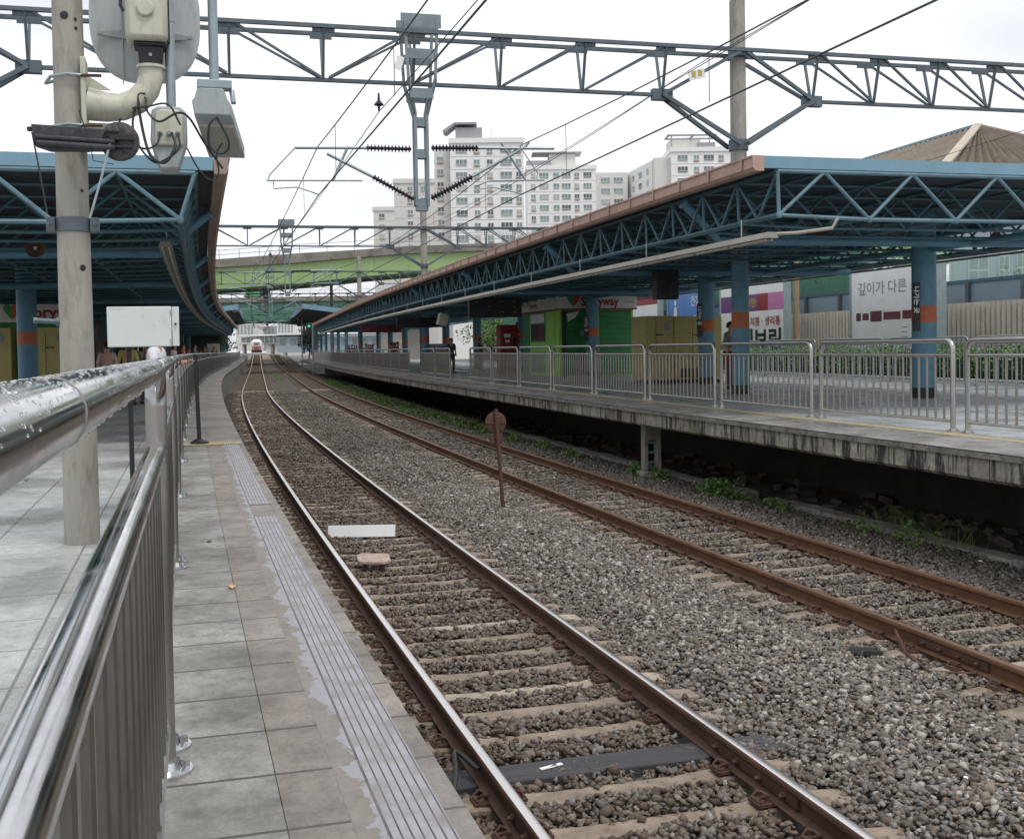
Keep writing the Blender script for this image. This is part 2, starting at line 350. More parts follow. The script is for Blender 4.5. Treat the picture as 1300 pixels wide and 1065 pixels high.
def stained_face():
    mt, t, b = nodes('stained_edge_concrete'); v = vec(t, 'UV'); vs = vec(t, 'UV', (2.6, .35, 1))
    br = nn(t, 'ShaderNodeTexBrick'); br.offset = 0
    for k, x in (('Scale', 1), ('Mortar Size', .012), ('Brick Width', .62), ('Row Height', 50)): br.inputs[k].default_value = x
    br.inputs['Color1'].default_value = (.46, .44, .39, 1); br.inputs['Color2'].default_value = (.30, .275, .225, 1); br.inputs['Mortar'].default_value = (.05, .045, .04, 1)
    t.links.new(v, br.inputs['Vector'])
    n1 = noise(t, vs, 2.2, 6, .7); r1 = ramp(t, .50, .57, (0, 0, 0), (.93,) * 3); t.links.new(n1, r1.inputs[0])
    n2 = noise(t, v, 1.1, 6, .7); r2 = ramp(t, .45, .7, (0, 0, 0), (.75,) * 3); t.links.new(n2, r2.inputs[0])
    n3 = noise(t, v, 9, 7, .8); r3 = ramp(t, .42, .62, (0, 0, 0), (.6,) * 3); t.links.new(n3, r3.inputs[0])
    c = mixc(t, r2.outputs[0], br.outputs['Color'], (.095, .085, .055)); c = mixc(t, r3.outputs[0], c, (.13, .12, .10)); c = mixc(t, r1.outputs[0], c, (.022, .022, .02))
    t.links.new(c, b.inputs['Base Color']); b.inputs['Roughness'].default_value = .85; bump(t, b, n3, .6, .02); return mt
STAIN = stained_face()
def stone_mat():
    mt, t, b = nodes('ballast_stone')
    a = nn(t, 'ShaderNodeAttribute', attribute_name='tone'); sp = nn(t, 'ShaderNodeSeparateXYZ'); t.links.new(a.outputs['Vector'], sp.inputs[0])
    r = t.nodes.new('ShaderNodeValToRGB'); e = r.color_ramp.elements
    e[0].position = 0; e[0].color = (.05, .042, .035, 1); e[1].position = 1; e[1].color = (.40, .37, .33, 1)
    for p, c in ((.22, (.10, .08, .063)), (.4, (.16, .13, .10)), (.55, (.145, .135, .125)), (.68, (.22, .18, .14)), (.8, (.19, .185, .18)), (.93, (.29, .27, .24))): q = e.new(p); q.color = (*c, 1)
    t.links.new(sp.outputs['X'], r.inputs[0])
    v = vec(t); n = noise(t, v, 60, 4); r2 = ramp(t, .3, .7, (.75,) * 3, (1.2,) * 3); t.links.new(n, r2.inputs[0])
    c = mixc(t, 1.0, r.outputs[0], r2.outputs[0], 'MULTIPLY')
    c = mixc(t, sp.outputs['Y'], c, (.11, .062, .036))
    t.links.new(c, b.inputs['Base Color']); b.inputs['Roughness'].default_value = .8; return mt
STONE = stone_mat()
def bed_mat():
    mt, t, b = nodes('ballast_bed'); v = vec(t, 'Object'); vo = nn(t, 'ShaderNodeTexVoronoi'); vo.inputs['Scale'].default_value = 14; t.links.new(v, vo.inputs['Vector'])
    hs = nn(t, 'ShaderNodeSeparateColor'); t.links.new(vo.outputs['Color'], hs.inputs[0])
    r = ramp(t, .1, .95, (.05, .042, .034), (.145, .122, .098)); t.links.new(hs.outputs[0], r.inputs[0])
    r2 = ramp(t, .0, .12, (1, 1, 1), (.45, .45, .45)); t.links.new(vo.outputs['Distance'], r2.inputs[0])
    n = noise(t, v, .35, 5); r3 = ramp(t, .35, .7, (.8, .75, .7), (1.1, 1.1, 1.1)); t.links.new(n, r3.inputs[0])
    c = mixc(t, 1.0, r.outputs[0], r3.outputs[0], 'MULTIPLY'); t.links.new(c, b.inputs['Base Color']); b.inputs['Roughness'].default_value = .9
    inv = nn(t, 'ShaderNodeMath', operation='SUBTRACT'); inv.inputs[0].default_value = 1; t.links.new(vo.outputs['Distance'], inv.inputs[1]); bump(t, b, inv.outputs[0], 1, .03); return mt
BED = bed_mat()
def leaf_mat(name, c1, c2):
    mt, t, b = nodes(name); g = nn(t, 'ShaderNodeNewGeometry'); r = ramp(t, 0, 1, c1, c2)
    t.links.new(g.outputs['Random Per Island'], r.inputs[0]); t.links.new(r.outputs[0], b.inputs['Base Color']); b.inputs['Roughness'].default_value = .6
    b.inputs['Transmission Weight'].default_value = 0; return mt
LEAF = leaf_mat('leaf_green', (.06, .125, .025), (.20, .33, .09))
LEAFD = leaf_mat('leaf_dark', (.022, .05, .018), (.075, .125, .04))
WEEDL = leaf_mat('weed_leaf', (.05, .12, .02), (.16, .27, .06))
DEAD = leaf_mat('leaf_brown', (.04, .025, .018), (.10, .06, .04))
def glass_green():
    mt, t, b = nodes('green_acrylic'); b.inputs['Base Color'].default_value = (.45, .68, .60, 1); b.inputs['Roughness'].default_value = .2
    b.inputs['Alpha'].default_value = .24; return mt
ACRY = glass_green()
def mesh_green(): 
    return M('green_mesh', (.05, .16, .11), .7, 0, .2, 2, .2)
GMESH = mesh_green()

def text(body, size, mat, parent, o, X, Y, depth=.004, bold=0.0, name='lettering', align='LEFT', sx=1.0):
    cu = bpy.data.curves.new('t', 'FONT'); cu.body = body; cu.size = size; cu.offset = bold; cu.extrude = 0; cu.align_x = align; cu.resolution_u = 2
    to = bpy.data.objects.new('t', cu); COL.objects.link(to); bpy.context.view_layer.update()
    me0 = bpy.data.meshes.new_from_object(to.evaluated_get(bpy.context.evaluated_depsgraph_get()))
    V = [v.co.copy() for v in me0.vertices]; Fc = [tuple(p.vertices) for p in me0.polygons]
    bpy.data.objects.remove(to); bpy.data.curves.remove(cu); bpy.data.meshes.remove(me0)
    X = Vector(X); Y = Vector(Y); o = Vector(o); N = X.cross(Y)
    b = MB(); b.add([o + X * (v.x * sx) + Y * v.y + N * depth for v in V], Fc)
    return b.build(name, mat, parent, local=False, smooth=False)

# ================================================================== SETTING
b = MB(); b.add([(-1500, -300, -.75), (1500, -300, -.75), (1500, 3000, -.75), (-1500, 3000, -.75)], [(0, 1, 2, 3)])
struct(b.build('ground', ASPH, smooth=False))
def bed_h(n, s=None):
    n = np.asarray(n, float)
    d1 = np.minimum(np.abs(n), np.abs(n - 4.2))
    h = -.205 + .05 * np.clip((d1 - 1.25) / .5, 0, 1) * ((n > 1) & (n < 3.2)) - .10 * np.clip((n - 5.9) / .9, 0, 1) - .05 * np.clip((-1.35 - n) / .4, 0, 1)
    return h
ns = list(np.linspace(-1.74, 7.05, 44)); prof = [(float(n), float(bed_h(n)) - .02) for n in ns]
b = MB(); b.sweep(prof, -12, 236, 1.0, closed=False)
struct(b.build('ballast_bed', BED))
b = MB(); b.sweep([(-5, -2.4), (-2.6, -.24), (7, -.24), (9.5, -2.4)], 236, 420, 4, closed=False)
b.sweep([(7.06, -.3), (9.5, -2.4)], 158.2, 236, 2, closed=False)
struct(b.build('far_track_bed', M('far_gravel', (.23, .20, .165), .95, 0, .2, .5, .3)))
# near platform
b = MB(); b.sweep([(-1.72, 1.094), (-1.72, -.7), (-12.5, -.7), (-12.5, 1.094)], -14, 232, 2)
struct(b.build('near_platform', STAIN))
def deck(name, mat, n0, n1, z, s0, s1):
    b = MB(); b.sweep([(n0, z), (n1, z)], s0, s1, 1.5, closed=False, uvmode=0); o = b.build(name, mat, smooth=False)
    for l in o.data.uv_layers[0].data: pass
    return struct(o)
deck('platform_edge_paving', T_OUT, -1.725, -1.66, 1.10, -14, 232)
deck('grooved_edge_strip', STRIP, -1.905, -1.726, 1.102, -14, 10.0); deck('grooved_edge_strip', STRIP, -1.905, -1.726, 1.102, 10.75, 17.5)
deck('platform_edge_paving', T_OUT, -1.905, -1.726, 1.0985, 10.0, 10.75); deck('platform_edge_paving', T_OUT, -1.905, -1.726, 1.0985, 17.5, 232)
deck('mortar_bed', MORTAR, -1.99, -1.906, 1.1, -14, 17.5); deck('platform_edge_paving', T_OUT, -1.99, -1.906, 1.1, 17.5, 232)
deck('platform_edge_paving', T_OUT, -2.165, -1.9905, 1.10, -14, 232)
deck('platform_inner_paving', T_IN, -2.62, -2.168, 1.10, -14, 232)
deck('platform_tiles', T_MAIN, -12.5, -2.623, 1.10, -14, 232)
# tactile row across near platform
b = MB(); b.sweep([(-2.62, 1.108), (-1.70, 1.108)], 17.45, 17.95, .25, closed=False)
for i in range(26):
    for j in range(6):
        p = W(17.5 + .08 * j, -2.6 + .035 * i, 1.108); b.box(p, (.016, .016, .008))
struct(b.build('tactile_paving', TACT, smooth=False))
# far platform
P2 = 1.20
b = MB(); b.sweep([(5.95, P2 - .004), (5.95, .90), (6.0, .86), (19.6, .86), (19.6, P2 - .004)], -14, 158, 1.2, uvmode=1)
struct(b.build('far_platform', STAIN))
b = MB(); b.sweep([(5.90, P2 - .012), (5.90, P2 - .075), (5.949, P2 - .075), (5.949, P2 - .012)], -14, 158, 1.2, uvmode=1)
struct(b.build('far_platform_lip', M('lip_concrete', (.20, .19, .165), .85, 0, .35, 2.5, .6, (.04, .04, .035), .9)))
deck('far_edge_paving', T_P2E, 5.90, 7.0, P2, -14, 158)
deck('far_tactile_line', TACT, 7.003, 7.27, P2 + .002, -14, 158)
deck('far_platform_tiles', T_P2, 7.273, 17.75, P2, -14, 158)
b = MB(); b.sweep([(17.75, P2), (17.75, P2 + .16), (17.9, P2 + .16), (17.9, P2)], -14, 128, 2)
struct(b.build('planter_kerb', M('planter_kerb', (.74, .76, .74), .8, 0, .1, 2, .2)))
b = MB(); b.sweep([(17.9, P2 + .1), (19.6, P2 + .12)], -14, 128, 2, closed=False); struct(b.build('planting_soil', RUBBLE))
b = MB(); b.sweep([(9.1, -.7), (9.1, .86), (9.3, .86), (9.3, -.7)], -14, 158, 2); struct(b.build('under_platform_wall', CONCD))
b = MB()
for i in range(150):
    s = -4 + i * .62; h = -.215 + random.uniform(-.02, .02); a = [W(s + ds + .0, n, z) for ds in (0, .6) for n, z in ((7.02, -.6), (7.02, h), (7.26, h + .01), (7.26, -.6))]
    if random.random() < .985: b.add(a, [(0, 1, 2, 3), (7, 6, 5, 4), (0, 4, 5, 1), (1, 5, 6, 2), (2, 6, 7, 3)])
struct(b.build('concrete_kerb', KERBM, smooth=False))
b = MB()
for i in range(520):
    s = random.uniform(6, 60); n = random.uniform(7.35, 9.0); r = random.uniform(.05, .22); R = Matrix.Rotation(random.uniform(0, 6), 3, 'Z') @ Matrix.Rotation(random.uniform(-.6, .6), 3, 'X')
    b.box(W(s, n, -.45 + r * .3 + (n - 7.3) * .08), (r * random.uniform(1, 2.2), r * 1.3, r * .5), R, taper=.8)
b.sweep([(7.26, -.40), (9.1, -.32)], -12, 128, 2, closed=False)
struct(b.build('rubble_under_platform', RUBBLE, smooth=False), 'stuff')

# ballast stones (uncountable)
def stones():
    t = (1 + 5 ** .5) / 2
    ico = np.array([(-1, t, 0), (1, t, 0), (-1, -t, 0), (1, -t, 0), (0, -1, t), (0, 1, t), (0, -1, -t), (0, 1, -t), (t, 0, -1), (t, 0, 1), (-t, 0, -1), (-t, 0, 1)]) / 1.9
    icf = np.array([(0, 11, 5), (0, 5, 1), (0, 1, 7), (0, 7, 10), (0, 10, 11), (1, 5, 9), (5, 11, 4), (11, 10, 2), (10, 7, 6), (7, 1, 8), (3, 9, 4), (3, 4, 2), (3, 2, 6), (3, 6, 8), (3, 8, 9), (4, 9, 5), (2, 4, 11), (6, 2, 10), (8, 6, 7), (9, 8, 1)])
    octv = np.array([(1, 0, 0), (-1, 0, 0), (0, 1, 0), (0, -1, 0), (0, 0, 1), (0, 0, -1)], float) * 1.05
    octf = np.array([(0, 2, 4), (2, 1, 4), (1, 3, 4), (3, 0, 4), (2, 0, 5), (1, 2, 5), (3, 1, 5), (0, 3, 5)])
    VV, FF, TT = [], [], []; base = 0
    cub = np.array([(a, b_, c) for a in (-1, 1) for b_ in (-1, 1) for c in (-1, 1)], float) * .66
    cuf = np.array([(0, 1, 3), (0, 3, 2), (4, 6, 7), (4, 7, 5), (0, 4, 5), (0, 5, 1), (2, 3, 7), (2, 7, 6), (0, 2, 6), (0, 6, 4), (1, 5, 7), (1, 7, 3)])
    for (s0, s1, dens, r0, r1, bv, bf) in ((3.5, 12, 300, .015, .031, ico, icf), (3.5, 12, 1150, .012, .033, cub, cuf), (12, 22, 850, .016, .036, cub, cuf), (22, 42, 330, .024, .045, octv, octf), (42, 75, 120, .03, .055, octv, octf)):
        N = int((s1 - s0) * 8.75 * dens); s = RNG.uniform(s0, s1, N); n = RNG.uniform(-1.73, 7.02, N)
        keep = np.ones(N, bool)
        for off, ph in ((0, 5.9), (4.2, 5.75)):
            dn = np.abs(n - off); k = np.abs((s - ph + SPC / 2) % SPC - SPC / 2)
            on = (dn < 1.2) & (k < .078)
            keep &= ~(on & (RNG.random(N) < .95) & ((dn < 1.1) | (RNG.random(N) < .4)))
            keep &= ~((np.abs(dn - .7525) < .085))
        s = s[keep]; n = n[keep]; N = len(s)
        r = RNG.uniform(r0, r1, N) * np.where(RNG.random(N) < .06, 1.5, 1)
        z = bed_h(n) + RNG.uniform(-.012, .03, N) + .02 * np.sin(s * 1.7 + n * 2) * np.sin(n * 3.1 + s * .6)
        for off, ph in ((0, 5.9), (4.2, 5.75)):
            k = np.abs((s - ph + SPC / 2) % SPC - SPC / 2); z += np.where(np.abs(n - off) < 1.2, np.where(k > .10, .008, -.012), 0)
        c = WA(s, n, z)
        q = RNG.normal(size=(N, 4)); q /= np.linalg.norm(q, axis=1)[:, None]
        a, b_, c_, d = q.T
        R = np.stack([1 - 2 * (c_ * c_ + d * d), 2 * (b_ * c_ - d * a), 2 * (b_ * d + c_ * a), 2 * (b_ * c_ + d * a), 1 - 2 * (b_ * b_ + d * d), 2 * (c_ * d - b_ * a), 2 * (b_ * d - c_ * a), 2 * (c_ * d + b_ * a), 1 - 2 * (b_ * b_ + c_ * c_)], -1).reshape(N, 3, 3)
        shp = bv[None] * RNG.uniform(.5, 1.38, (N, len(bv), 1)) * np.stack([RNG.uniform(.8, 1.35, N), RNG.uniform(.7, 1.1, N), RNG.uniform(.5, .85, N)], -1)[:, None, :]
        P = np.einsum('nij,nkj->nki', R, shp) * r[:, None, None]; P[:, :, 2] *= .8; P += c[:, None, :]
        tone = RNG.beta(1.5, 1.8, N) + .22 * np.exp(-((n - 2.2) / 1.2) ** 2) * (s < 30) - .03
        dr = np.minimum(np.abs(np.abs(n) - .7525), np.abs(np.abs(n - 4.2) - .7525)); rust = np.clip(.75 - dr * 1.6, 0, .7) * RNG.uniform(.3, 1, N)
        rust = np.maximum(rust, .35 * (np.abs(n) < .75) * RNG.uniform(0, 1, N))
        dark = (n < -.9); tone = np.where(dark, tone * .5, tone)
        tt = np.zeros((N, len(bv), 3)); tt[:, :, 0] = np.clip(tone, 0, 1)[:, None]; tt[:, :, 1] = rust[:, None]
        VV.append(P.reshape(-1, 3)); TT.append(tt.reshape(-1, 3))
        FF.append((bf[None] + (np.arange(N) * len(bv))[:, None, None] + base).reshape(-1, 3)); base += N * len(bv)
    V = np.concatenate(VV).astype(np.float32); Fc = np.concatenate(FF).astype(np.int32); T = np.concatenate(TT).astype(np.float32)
    me = bpy.data.meshes.new('ballast_stones'); me.vertices.add(len(V)); me.vertices.foreach_set('co', V.ravel())
    me.loops.add(Fc.size); me.loops.foreach_set('vertex_index', Fc.ravel()); me.polygons.add(len(Fc))
    me.polygons.foreach_set('loop_start', np.arange(0, Fc.size, 3, dtype=np.int32))
    at_ = me.attributes.new('tone', 'FLOAT_VECTOR', 'POINT'); at_.data.foreach_set('vector', T.ravel())
    me.materials.append(STONE); me.update(calc_edges=True)
    o = bpy.data.objects.new('ballast_stones', me); COL.objects.link(o); struct(o, 'stuff')
SPC = 0.515
stones()

# ------------------------------------------------------------------ rails, sleepers
RP = [(-.0625, -.150), (.0625, -.150), (.0625, -.140), (.012, -.122), (.009, -.05), (.034, -.036), (.034, -.008), (.026, -.001), (-.026, -.001), (-.034, -.008), (-.034, -.036), (-.009, -.05), (-.012, -.122), (-.0625, -.140)]
def rail(n0, label, side_m, top_m, cat='rail'):
    t = thing('rail', label, cat, W(5, n0, -.15))
    b = MB(); b.sweep([(n0 + a, c) for a, c in RP], -10, 320, 1.5); b.build('rail_section', side_m, t, local=False, angle=50)
    b = MB(); b.sweep([(n0 - .027, 0.0), (n0 - .022, .002), (n0 + .022, .002), (n0 + .027, 0.0)], -10, 320, 1.5, closed=False); b.build('running_surface', top_m, t, local=False)
    return t
ra = rail(-.7525, 'polished left rail of the nearer track, beside the platform edge', RAILSIDE, RAILTOP)
rb = rail(.7525, 'polished right rail of the nearer track, with the bolted joint', RAILSIDE, RAILTOP)
rc = rail(3.4475, 'brown left rail of the farther rusty track', RAILSIDE2, RAILTOP2)
rd = rail(4.9525, 'brown right rail of the farther rusty track, beside the weeds', RAILSIDE2, RAILTOP2)
def fishplate(par, n, s0, s1, side):
    b = MB(); b.sweep([(n + side * .013, -.115), (n + side * .03, -.11), (n + side * .03, -.045), (n + side * .012, -.045)], s0, s1, .3); f = b.build('fishplate', RAILSIDE, par, local=False)
    for i in range(4):
        k = MB(); s = s0 + (i + .5) * (s1 - s0) / 4; p = W(s, n, -.08); d = (W(s, n + 1, 0) - W(s, n, 0)) * side
        k.lathe([(.02, .028), (.02, .045), (.012, .046), (.012, .065)], p, d, 6); k.build('bolt', RUST, par, local=False)
for s in (-1, 1): fishplate(rb, .7525, 6.15, 7.25, s); fishplate(ra, -.7525, 5.6, 6.6, s)
fishplate(rc, 3.4475, 8.0, 8.9, -1); fishplate(rd, 4.9525, 15.2, 16.0, -1)

def sleeper_proto(mat, label, group, clips=True):
    t = thing('sleeper', label, 'sleeper', (0, 0, 0), 0, group)
    b = MB(); P = []
    for i, x in enumerate((-1.2, -.9, -.4, 0, .4, .9, 1.2)):
        zt = -.165 - (.028 if abs(x) < .5 else 0) + (0 if abs(x) < 1.1 else -.02); wd = .105 if abs(x) > .5 else .095
        for y, z in ((-wd - .02, -.36), (-wd, zt), (wd, zt), (wd + .02, -.36)): P.append((x, y, z))
    Fc = [(i * 4 + j, i * 4 + (j + 1) % 4, i * 4 + 4 + (j + 1) % 4, i * 4 + 4 + j) for i in range(6) for j in range(4)] + [(3, 2, 1, 0), (24, 25, 26, 27)]
    b.add(P, Fc); b.build('sleeper_block', mat, t, bevel=.008)
    if clips:
        for x in (-.7525, .7525):
            for sd in (-1, 1):
                c = MB(); q = x + sd * .075
                pts = [(q + sd * .06, -.05, -.145), (q + sd * .065, .045, -.14), (q + sd * .03, .06, -.115), (q, .035, -.12), (q, -.03, -.118), (q + sd * .03, -.06, -.10), (q + sd * .055, -.03, -.125)]
                c.tube(pts, .0095, 6); c.box((q + sd * .02, 0, -.158), (.12, .13, .018)); c.build('rail_clip', RUST, t)
    return t
def place_sleepers(off, ph, count, a_c, a_n, ncl, lab, labp, grp):
    tie_mats = [(TIE, lab), (TIEL, labp)]
    protos = {}
    for i in range(count):
        s = ph + i * SPC
        if off == 0 and abs(s - 7.45) < .01: continue
        k = 1 if random.random() < .22 else 0; cl = i < ncl
        if (k, cl) not in protos:
            protos[(k, cl)] = sleeper_proto(tie_mats[k][0], tie_mats[k][1], grp, cl); o = protos[(k, cl)]
        else: o = dup(protos[(k, cl)])
        o.location = W(s + random.uniform(-.015, .015), off + random.uniform(-.02, .02), random.uniform(-.012, .006)); o.rotation_euler = (0, 0, float(TH(s)) + random.uniform(-.012, .012))
place_sleepers(0, 5.9 - 3 * SPC + 0, 145, 0, 0, 34, 'brown concrete sleeper between the polished rails of the nearer track', 'pale worn concrete sleeper between the polished rails of the nearer track', 'sleepers under the nearer track')
place_sleepers(4.2, 5.75, 145, 0, 0, 34, 'brown concrete sleeper between the rusty rails of the farther track', 'pale sandy concrete sleeper between the rusty rails of the farther track', 'sleepers under the farther track')
b = MB(); b.box((0, 0, -.26), (2.36, .27, .22)); t = at('timber_sleeper', 'black tarred timber sleeper under the rail joints at the bottom edge', 'sleeper', 7.28, .04, 0, rz=.0)
b.build('timber_beam', WOOD, t, bevel=.012)
b = MB(); b.box((-.35, 0, -.143), (.16, .03, .006), Matrix.Rotation(.3, 3, 'Z')); b.build('paint_mark', WHITEP, t)
b = MB()
for i in range(260):
    for off in (0, 4.2):
        s = 81 + i * .9
        if s < 300: b.beam(W(s, off - 1.2, -.225), W(s, off + 1.2, -.225), .22, .12)
o = b.build('distant_sleepers', M('far_tie', (.17, .135, .10), .9), smooth=False); o['kind'] = 'stuff'
# bond cable and debris near the left rail
t = thing('bond_cable', 'black bonding cable looping round the left rail near the timber sleeper', 'cable', W(6.5, -1.0, -.2))
b = MB(); b.tube(smooth([W(6.2, -1.6, -.14), W(6.35, -1.38, -.15), W(6.7, -1.1, -.12), W(7.1, -.95, -.06), W(7.4, -.88, -.03), W(7.15, -.80, -.06)]), .015, 8); b.build('cable', CABLE, t, local=False)
t = thing('drooping_cable', 'thin rusty cable lying in the gravel beside the rusty rail at right', 'cable', W(8.2, 3.2, -.2))
b = MB(); b.tube([W(9.1, 3.36, -.04), W(8.8, 3.25, -.15), W(8.3, 3.12, -.16), W(8.15, 3.3, -.15), W(7.9, 3.7, -.12)], .012, 6); b.build('cable', RUST, t, local=False)
b = MB(); b.box((0, 0, 0), (.30, .18, .05), Matrix.Rotation(.2, 3, 'Y'), taper=.8); o = b.build('black_plate', BLACK, bevel=.01); o.location = W(8.9, 2.95, -.14); o.rotation_euler = (0, 0, .5); tag(o, 'flat black scrap lying on gravel left of the rusty rail', 'scrap')
# white board and rusty plate in the near track
t = at('track_marker', 'white rectangular board standing on edge between the polished rails', 'board', 16.4, -.12, -.17, rz=-.27)
R = Matrix.Rotation(math.radians(-12), 3, 'X'); b = MB(); b.box((-.02, 0, .085), (.93, .022, .165), R); b.build('board', WHITEP, t, bevel=.004)
b = MB()
for x in (-.3, .3): b.beam((x, .05, -.06), (x, .03, .1), .03, .03)
b.build('bracket', RUST, t)
t = at('beacon_plate', 'rusty rounded metal plate raised on a bracket between the rails', 'trackside plate', 14.1, -.33, -.2, rz=-.1)
b = MB(); pl = [(x, y) for x, y in ((-.19, -.12), (-.12, -.16), (.12, -.16), (.2, -.1), (.2, .12), (.13, .17), (-.14, .17), (-.2, .1))]
b.prism(pl, (0, 0, .12), (1, 0, -.05), (0, 1, .12), (0, 0, 1), .045); b.build('plate', M('scuffed_plate', (.42, .33, .27), .7, .1, .2, 6, .3, (.16, .07, .04), .7), t, bevel=.012)
b = MB(); b.beam((-.1, 0, -.05), (-.1, 0, .12), .05, .2); b.beam((.1, 0, -.05), (.1, 0, .12), .05, .2); b.beam((-.45, -.05, -.02), (-.1, -.05, -.02), .08, .05); b.build('bracket', RUST, t)
# rusty round sign between the tracks
t = at('trackside_sign', 'rusty round sign seen from behind on a leaning post between the tracks', 'sign', 18.2, 2.38, -.22)
b = MB(); b.tube([(0, 0, -.1), (-.10, 0, 1.66)], .032, 10); b.build('post', RUST, t)
b = MB(); b.lathe([(.165, 0), (.172, .004), (.172, .02), (.16, .026)], (-.095, .035, 1.45), (0, 1, 0), 28); b.beam((-.26, .03, 1.44), (.07, .03, 1.44), .012, .02); b.build('disc', RUST, t)
b = MB(); b.box((-.085, .045, 1.19), (.20, .03, .17)); b.build('lower_plate', RUST, t, bevel=.005)
# bracket post below the far platform
t = at('platform_prop', 'short grey concrete prop with rungs under the far platform edge', 'prop', 22.2, 6.55, -.3)
b = MB(); b.box((-.14, 0, .62), (.09, .18, .95)); b.box((.14, 0, .62), (.09, .18, .95)); b.box((0, 0, .02), (.5, .4, .3)); b.box((0, .0, .95), (.2, .17, .3)); b.build('frame', CONC, t, bevel=.01)
b = MB()
for z in (.35, .55, .75): b.box((0, 0, z), (.19, .1, .05))
b.build('rung', GALV, t)

# ================================================================== FENCES
def hoop(L, h, r, rad=.13, n=6):
    pts = [(0, 0, 0), (0, 0, h - rad)]
    for i in range(1, n): a = PI / 2 * i / n; pts.append((0, rad - rad * math.cos(a), h - rad + rad * math.sin(a)))
    pts += [(0, rad, h), (0, L - rad, h)]
    for i in range(1, n): a = PI / 2 * i / n; pts.append((0, L - rad + rad * math.sin(a), h - rad + rad * math.cos(a)))
    return pts + [(0, L, h - rad), (0, L, 0)]
def fence_panel(label, grp, L=3.3, h=1.25, r=.034, mid=.2, bot=.14, nb=17, mt=INOX, bal=INOXB, cat='railing', name='platform_railing', br=.016, foot=True, post=None, midr=.72):
    t = thing(name, label, cat, (0, 0, 0), 0, grp)
    if post is None: b = MB(); b.tube(hoop(L, h - r, r), r, 12); b.build('hoop_frame', mt, t, angle=60)
    else:
        hp = hoop(L, h - r, r, .09); dn_ = Vector((0, 0, .02)); b = MB(); b.tube([Vector(hp[1]) - dn_] + hp[1:-1] + [Vector(hp[-2]) - dn_], r, 14); b.build('top_rail', mt, t, angle=60)
        for e, q in ((hp[0], hp[1]), (hp[-1], hp[-2])): b = MB(); b.tube([e, Vector(q) - dn_], r, 14); b.build('post', post, t)
    b = MB(); b.tube([(0, 0, h - r - mid), (0, L, h - r - mid)], r * midr, 14); b.build('middle_rail', mt, t)
    b = MB(); b.tube([(0, 0, bot), (0, L, bot)], r * .62, 10); b.build('bottom_rail', mt, t)
    me = None
    for i in range(nb):
        y = L * (i + 1) / (nb + 1)
        if me is None:
            b = MB(); b.tube([(0, 0, bot), (0, 0, h - r - mid)], br, 8, caps=False); o = b.build('baluster', bal, t); me = o.data
        else: o = bpy.data.objects.new('baluster', me); COL.objects.link(o); o.parent = t
        o.location = (0, y, 0)
    if foot:
        for y in (0, L):
            b = MB(); b.lathe([(.085, 0), (.085, .012), (.05, .016), (.045, .04)], (0, y, 0), seg=16)
            for k in (-1, 1): b.lathe([(.014, .012), (.014, .035)], (k * .062, y, 0), seg=6)
            b.build('base_flange', mt, t)
    return t
# far platform, track side
pf = fence_panel('stainless railing panel along the track side of the far platform', 'stainless railing panels on the far platform', mt=INOX, bal=INOXD)
first = True
labs = {0: 'nearest stainless railing panel on the far platform, cut by the right frame edge', 1: 'stainless railing panel in front of the blue column with the black vertical sign', 2: 'stainless railing panel between the painted mast and the large white billboard', 3: 'stainless railing panel in front of the yellow cabinets'}
s0 = 13.55
for k in range(-1, 39):
    if k in (9, 12): continue
    o = pf if first else dup(pf); first = False
    s = s0 + 3.62 * (k - 1) + .13
    if k >= 20: s += .4
    a = W(s, 7.37, P2); c = W(s + 3.3, 7.37, P2)
    o.location = a; o.rotation_euler = (0, 0, math.atan2(-(c.x - a.x), c.y - a.y))
    if k in labs: o['label'] = labs[k]
# far side railing of the far platform (dark)
pg = fence_panel('dark railing panel in front of the hedge on the far platform', 'dark railing panels along the hedge', 3.6, 1.32, .028, .16, .12, 20, GALV, GALV)
first = True
for k in range(9):
    o = pg if first else dup(pg); first = False
    s = 18.8 + 4.0 * k; a = W(s, 17.45, P2); c = W(s + 3.6, 17.45, P2); o.location = a; o.rotation_euler = (0, 0, math.atan2(-(c.x - a.x), c.y - a.y))
# near platform: the hand rail beside the camera
def near_panel(label, L, nb, grp=None): return fence_panel(label, grp, L, 1.302, .033, .25, .16, nb, INOXP, INOXB, br=.0135, post=INOXD, midr=.92)
t = near_panel('closest polished handrail panel filling the lower left corner, beaded with raindrops', 3.9, 21)
p1 = Vector((-1.112, 3.56, 1.1)); dr = Vector((-.276, 1, 0)).normalized(); p0 = p1 - dr * 3.9
t.location = p0; t.rotation_euler = (0, 0, math.atan2(-dr.x, dr.y))
b = MB(); hc = 1.302 - .033
for i in range(1500):
    y = 3.85 - 3.1 * random.random() ** 1.1
    a = random.gauss(0, .6); r = random.uniform(.0007, .0022) * (1 if random.random() < .9 else 1.6); nrm = Vector((math.sin(a), 0, math.cos(a)))
    b.lathe([(r, 0), (r * .9, r * .22), (r * .5, r * .42), (r * .1, r * .46)], Vector((0, y, hc)) + nrm * .0328, nrm, 7)
for i in range(90):
    y = random.uniform(.8, 3.8); a = random.uniform(PI * .75, PI * 1.05); r = random.uniform(.0012, .0028); nrm = Vector((math.sin(a), 0, math.cos(a)))
    b.lathe([(r, 0), (r * .95, r * .4), (r * .5, r * .8), (r * .1, r * .9)], Vector((0, y, hc)) + nrm * .0328, nrm, 7)
o = b.build('water_drops', WATER, t); o['kind'] = 'stuff'
b = MB(); b.tube([(0, 1.22, 1.269), (0, 1.226, 1.269)], .0337, 28); b.build('weld_seam', INOX, t)
pn = near_panel('polished railing panel on the near platform, further along', 3.32, 17, 'stainless railing panels on the near platform')
first = True
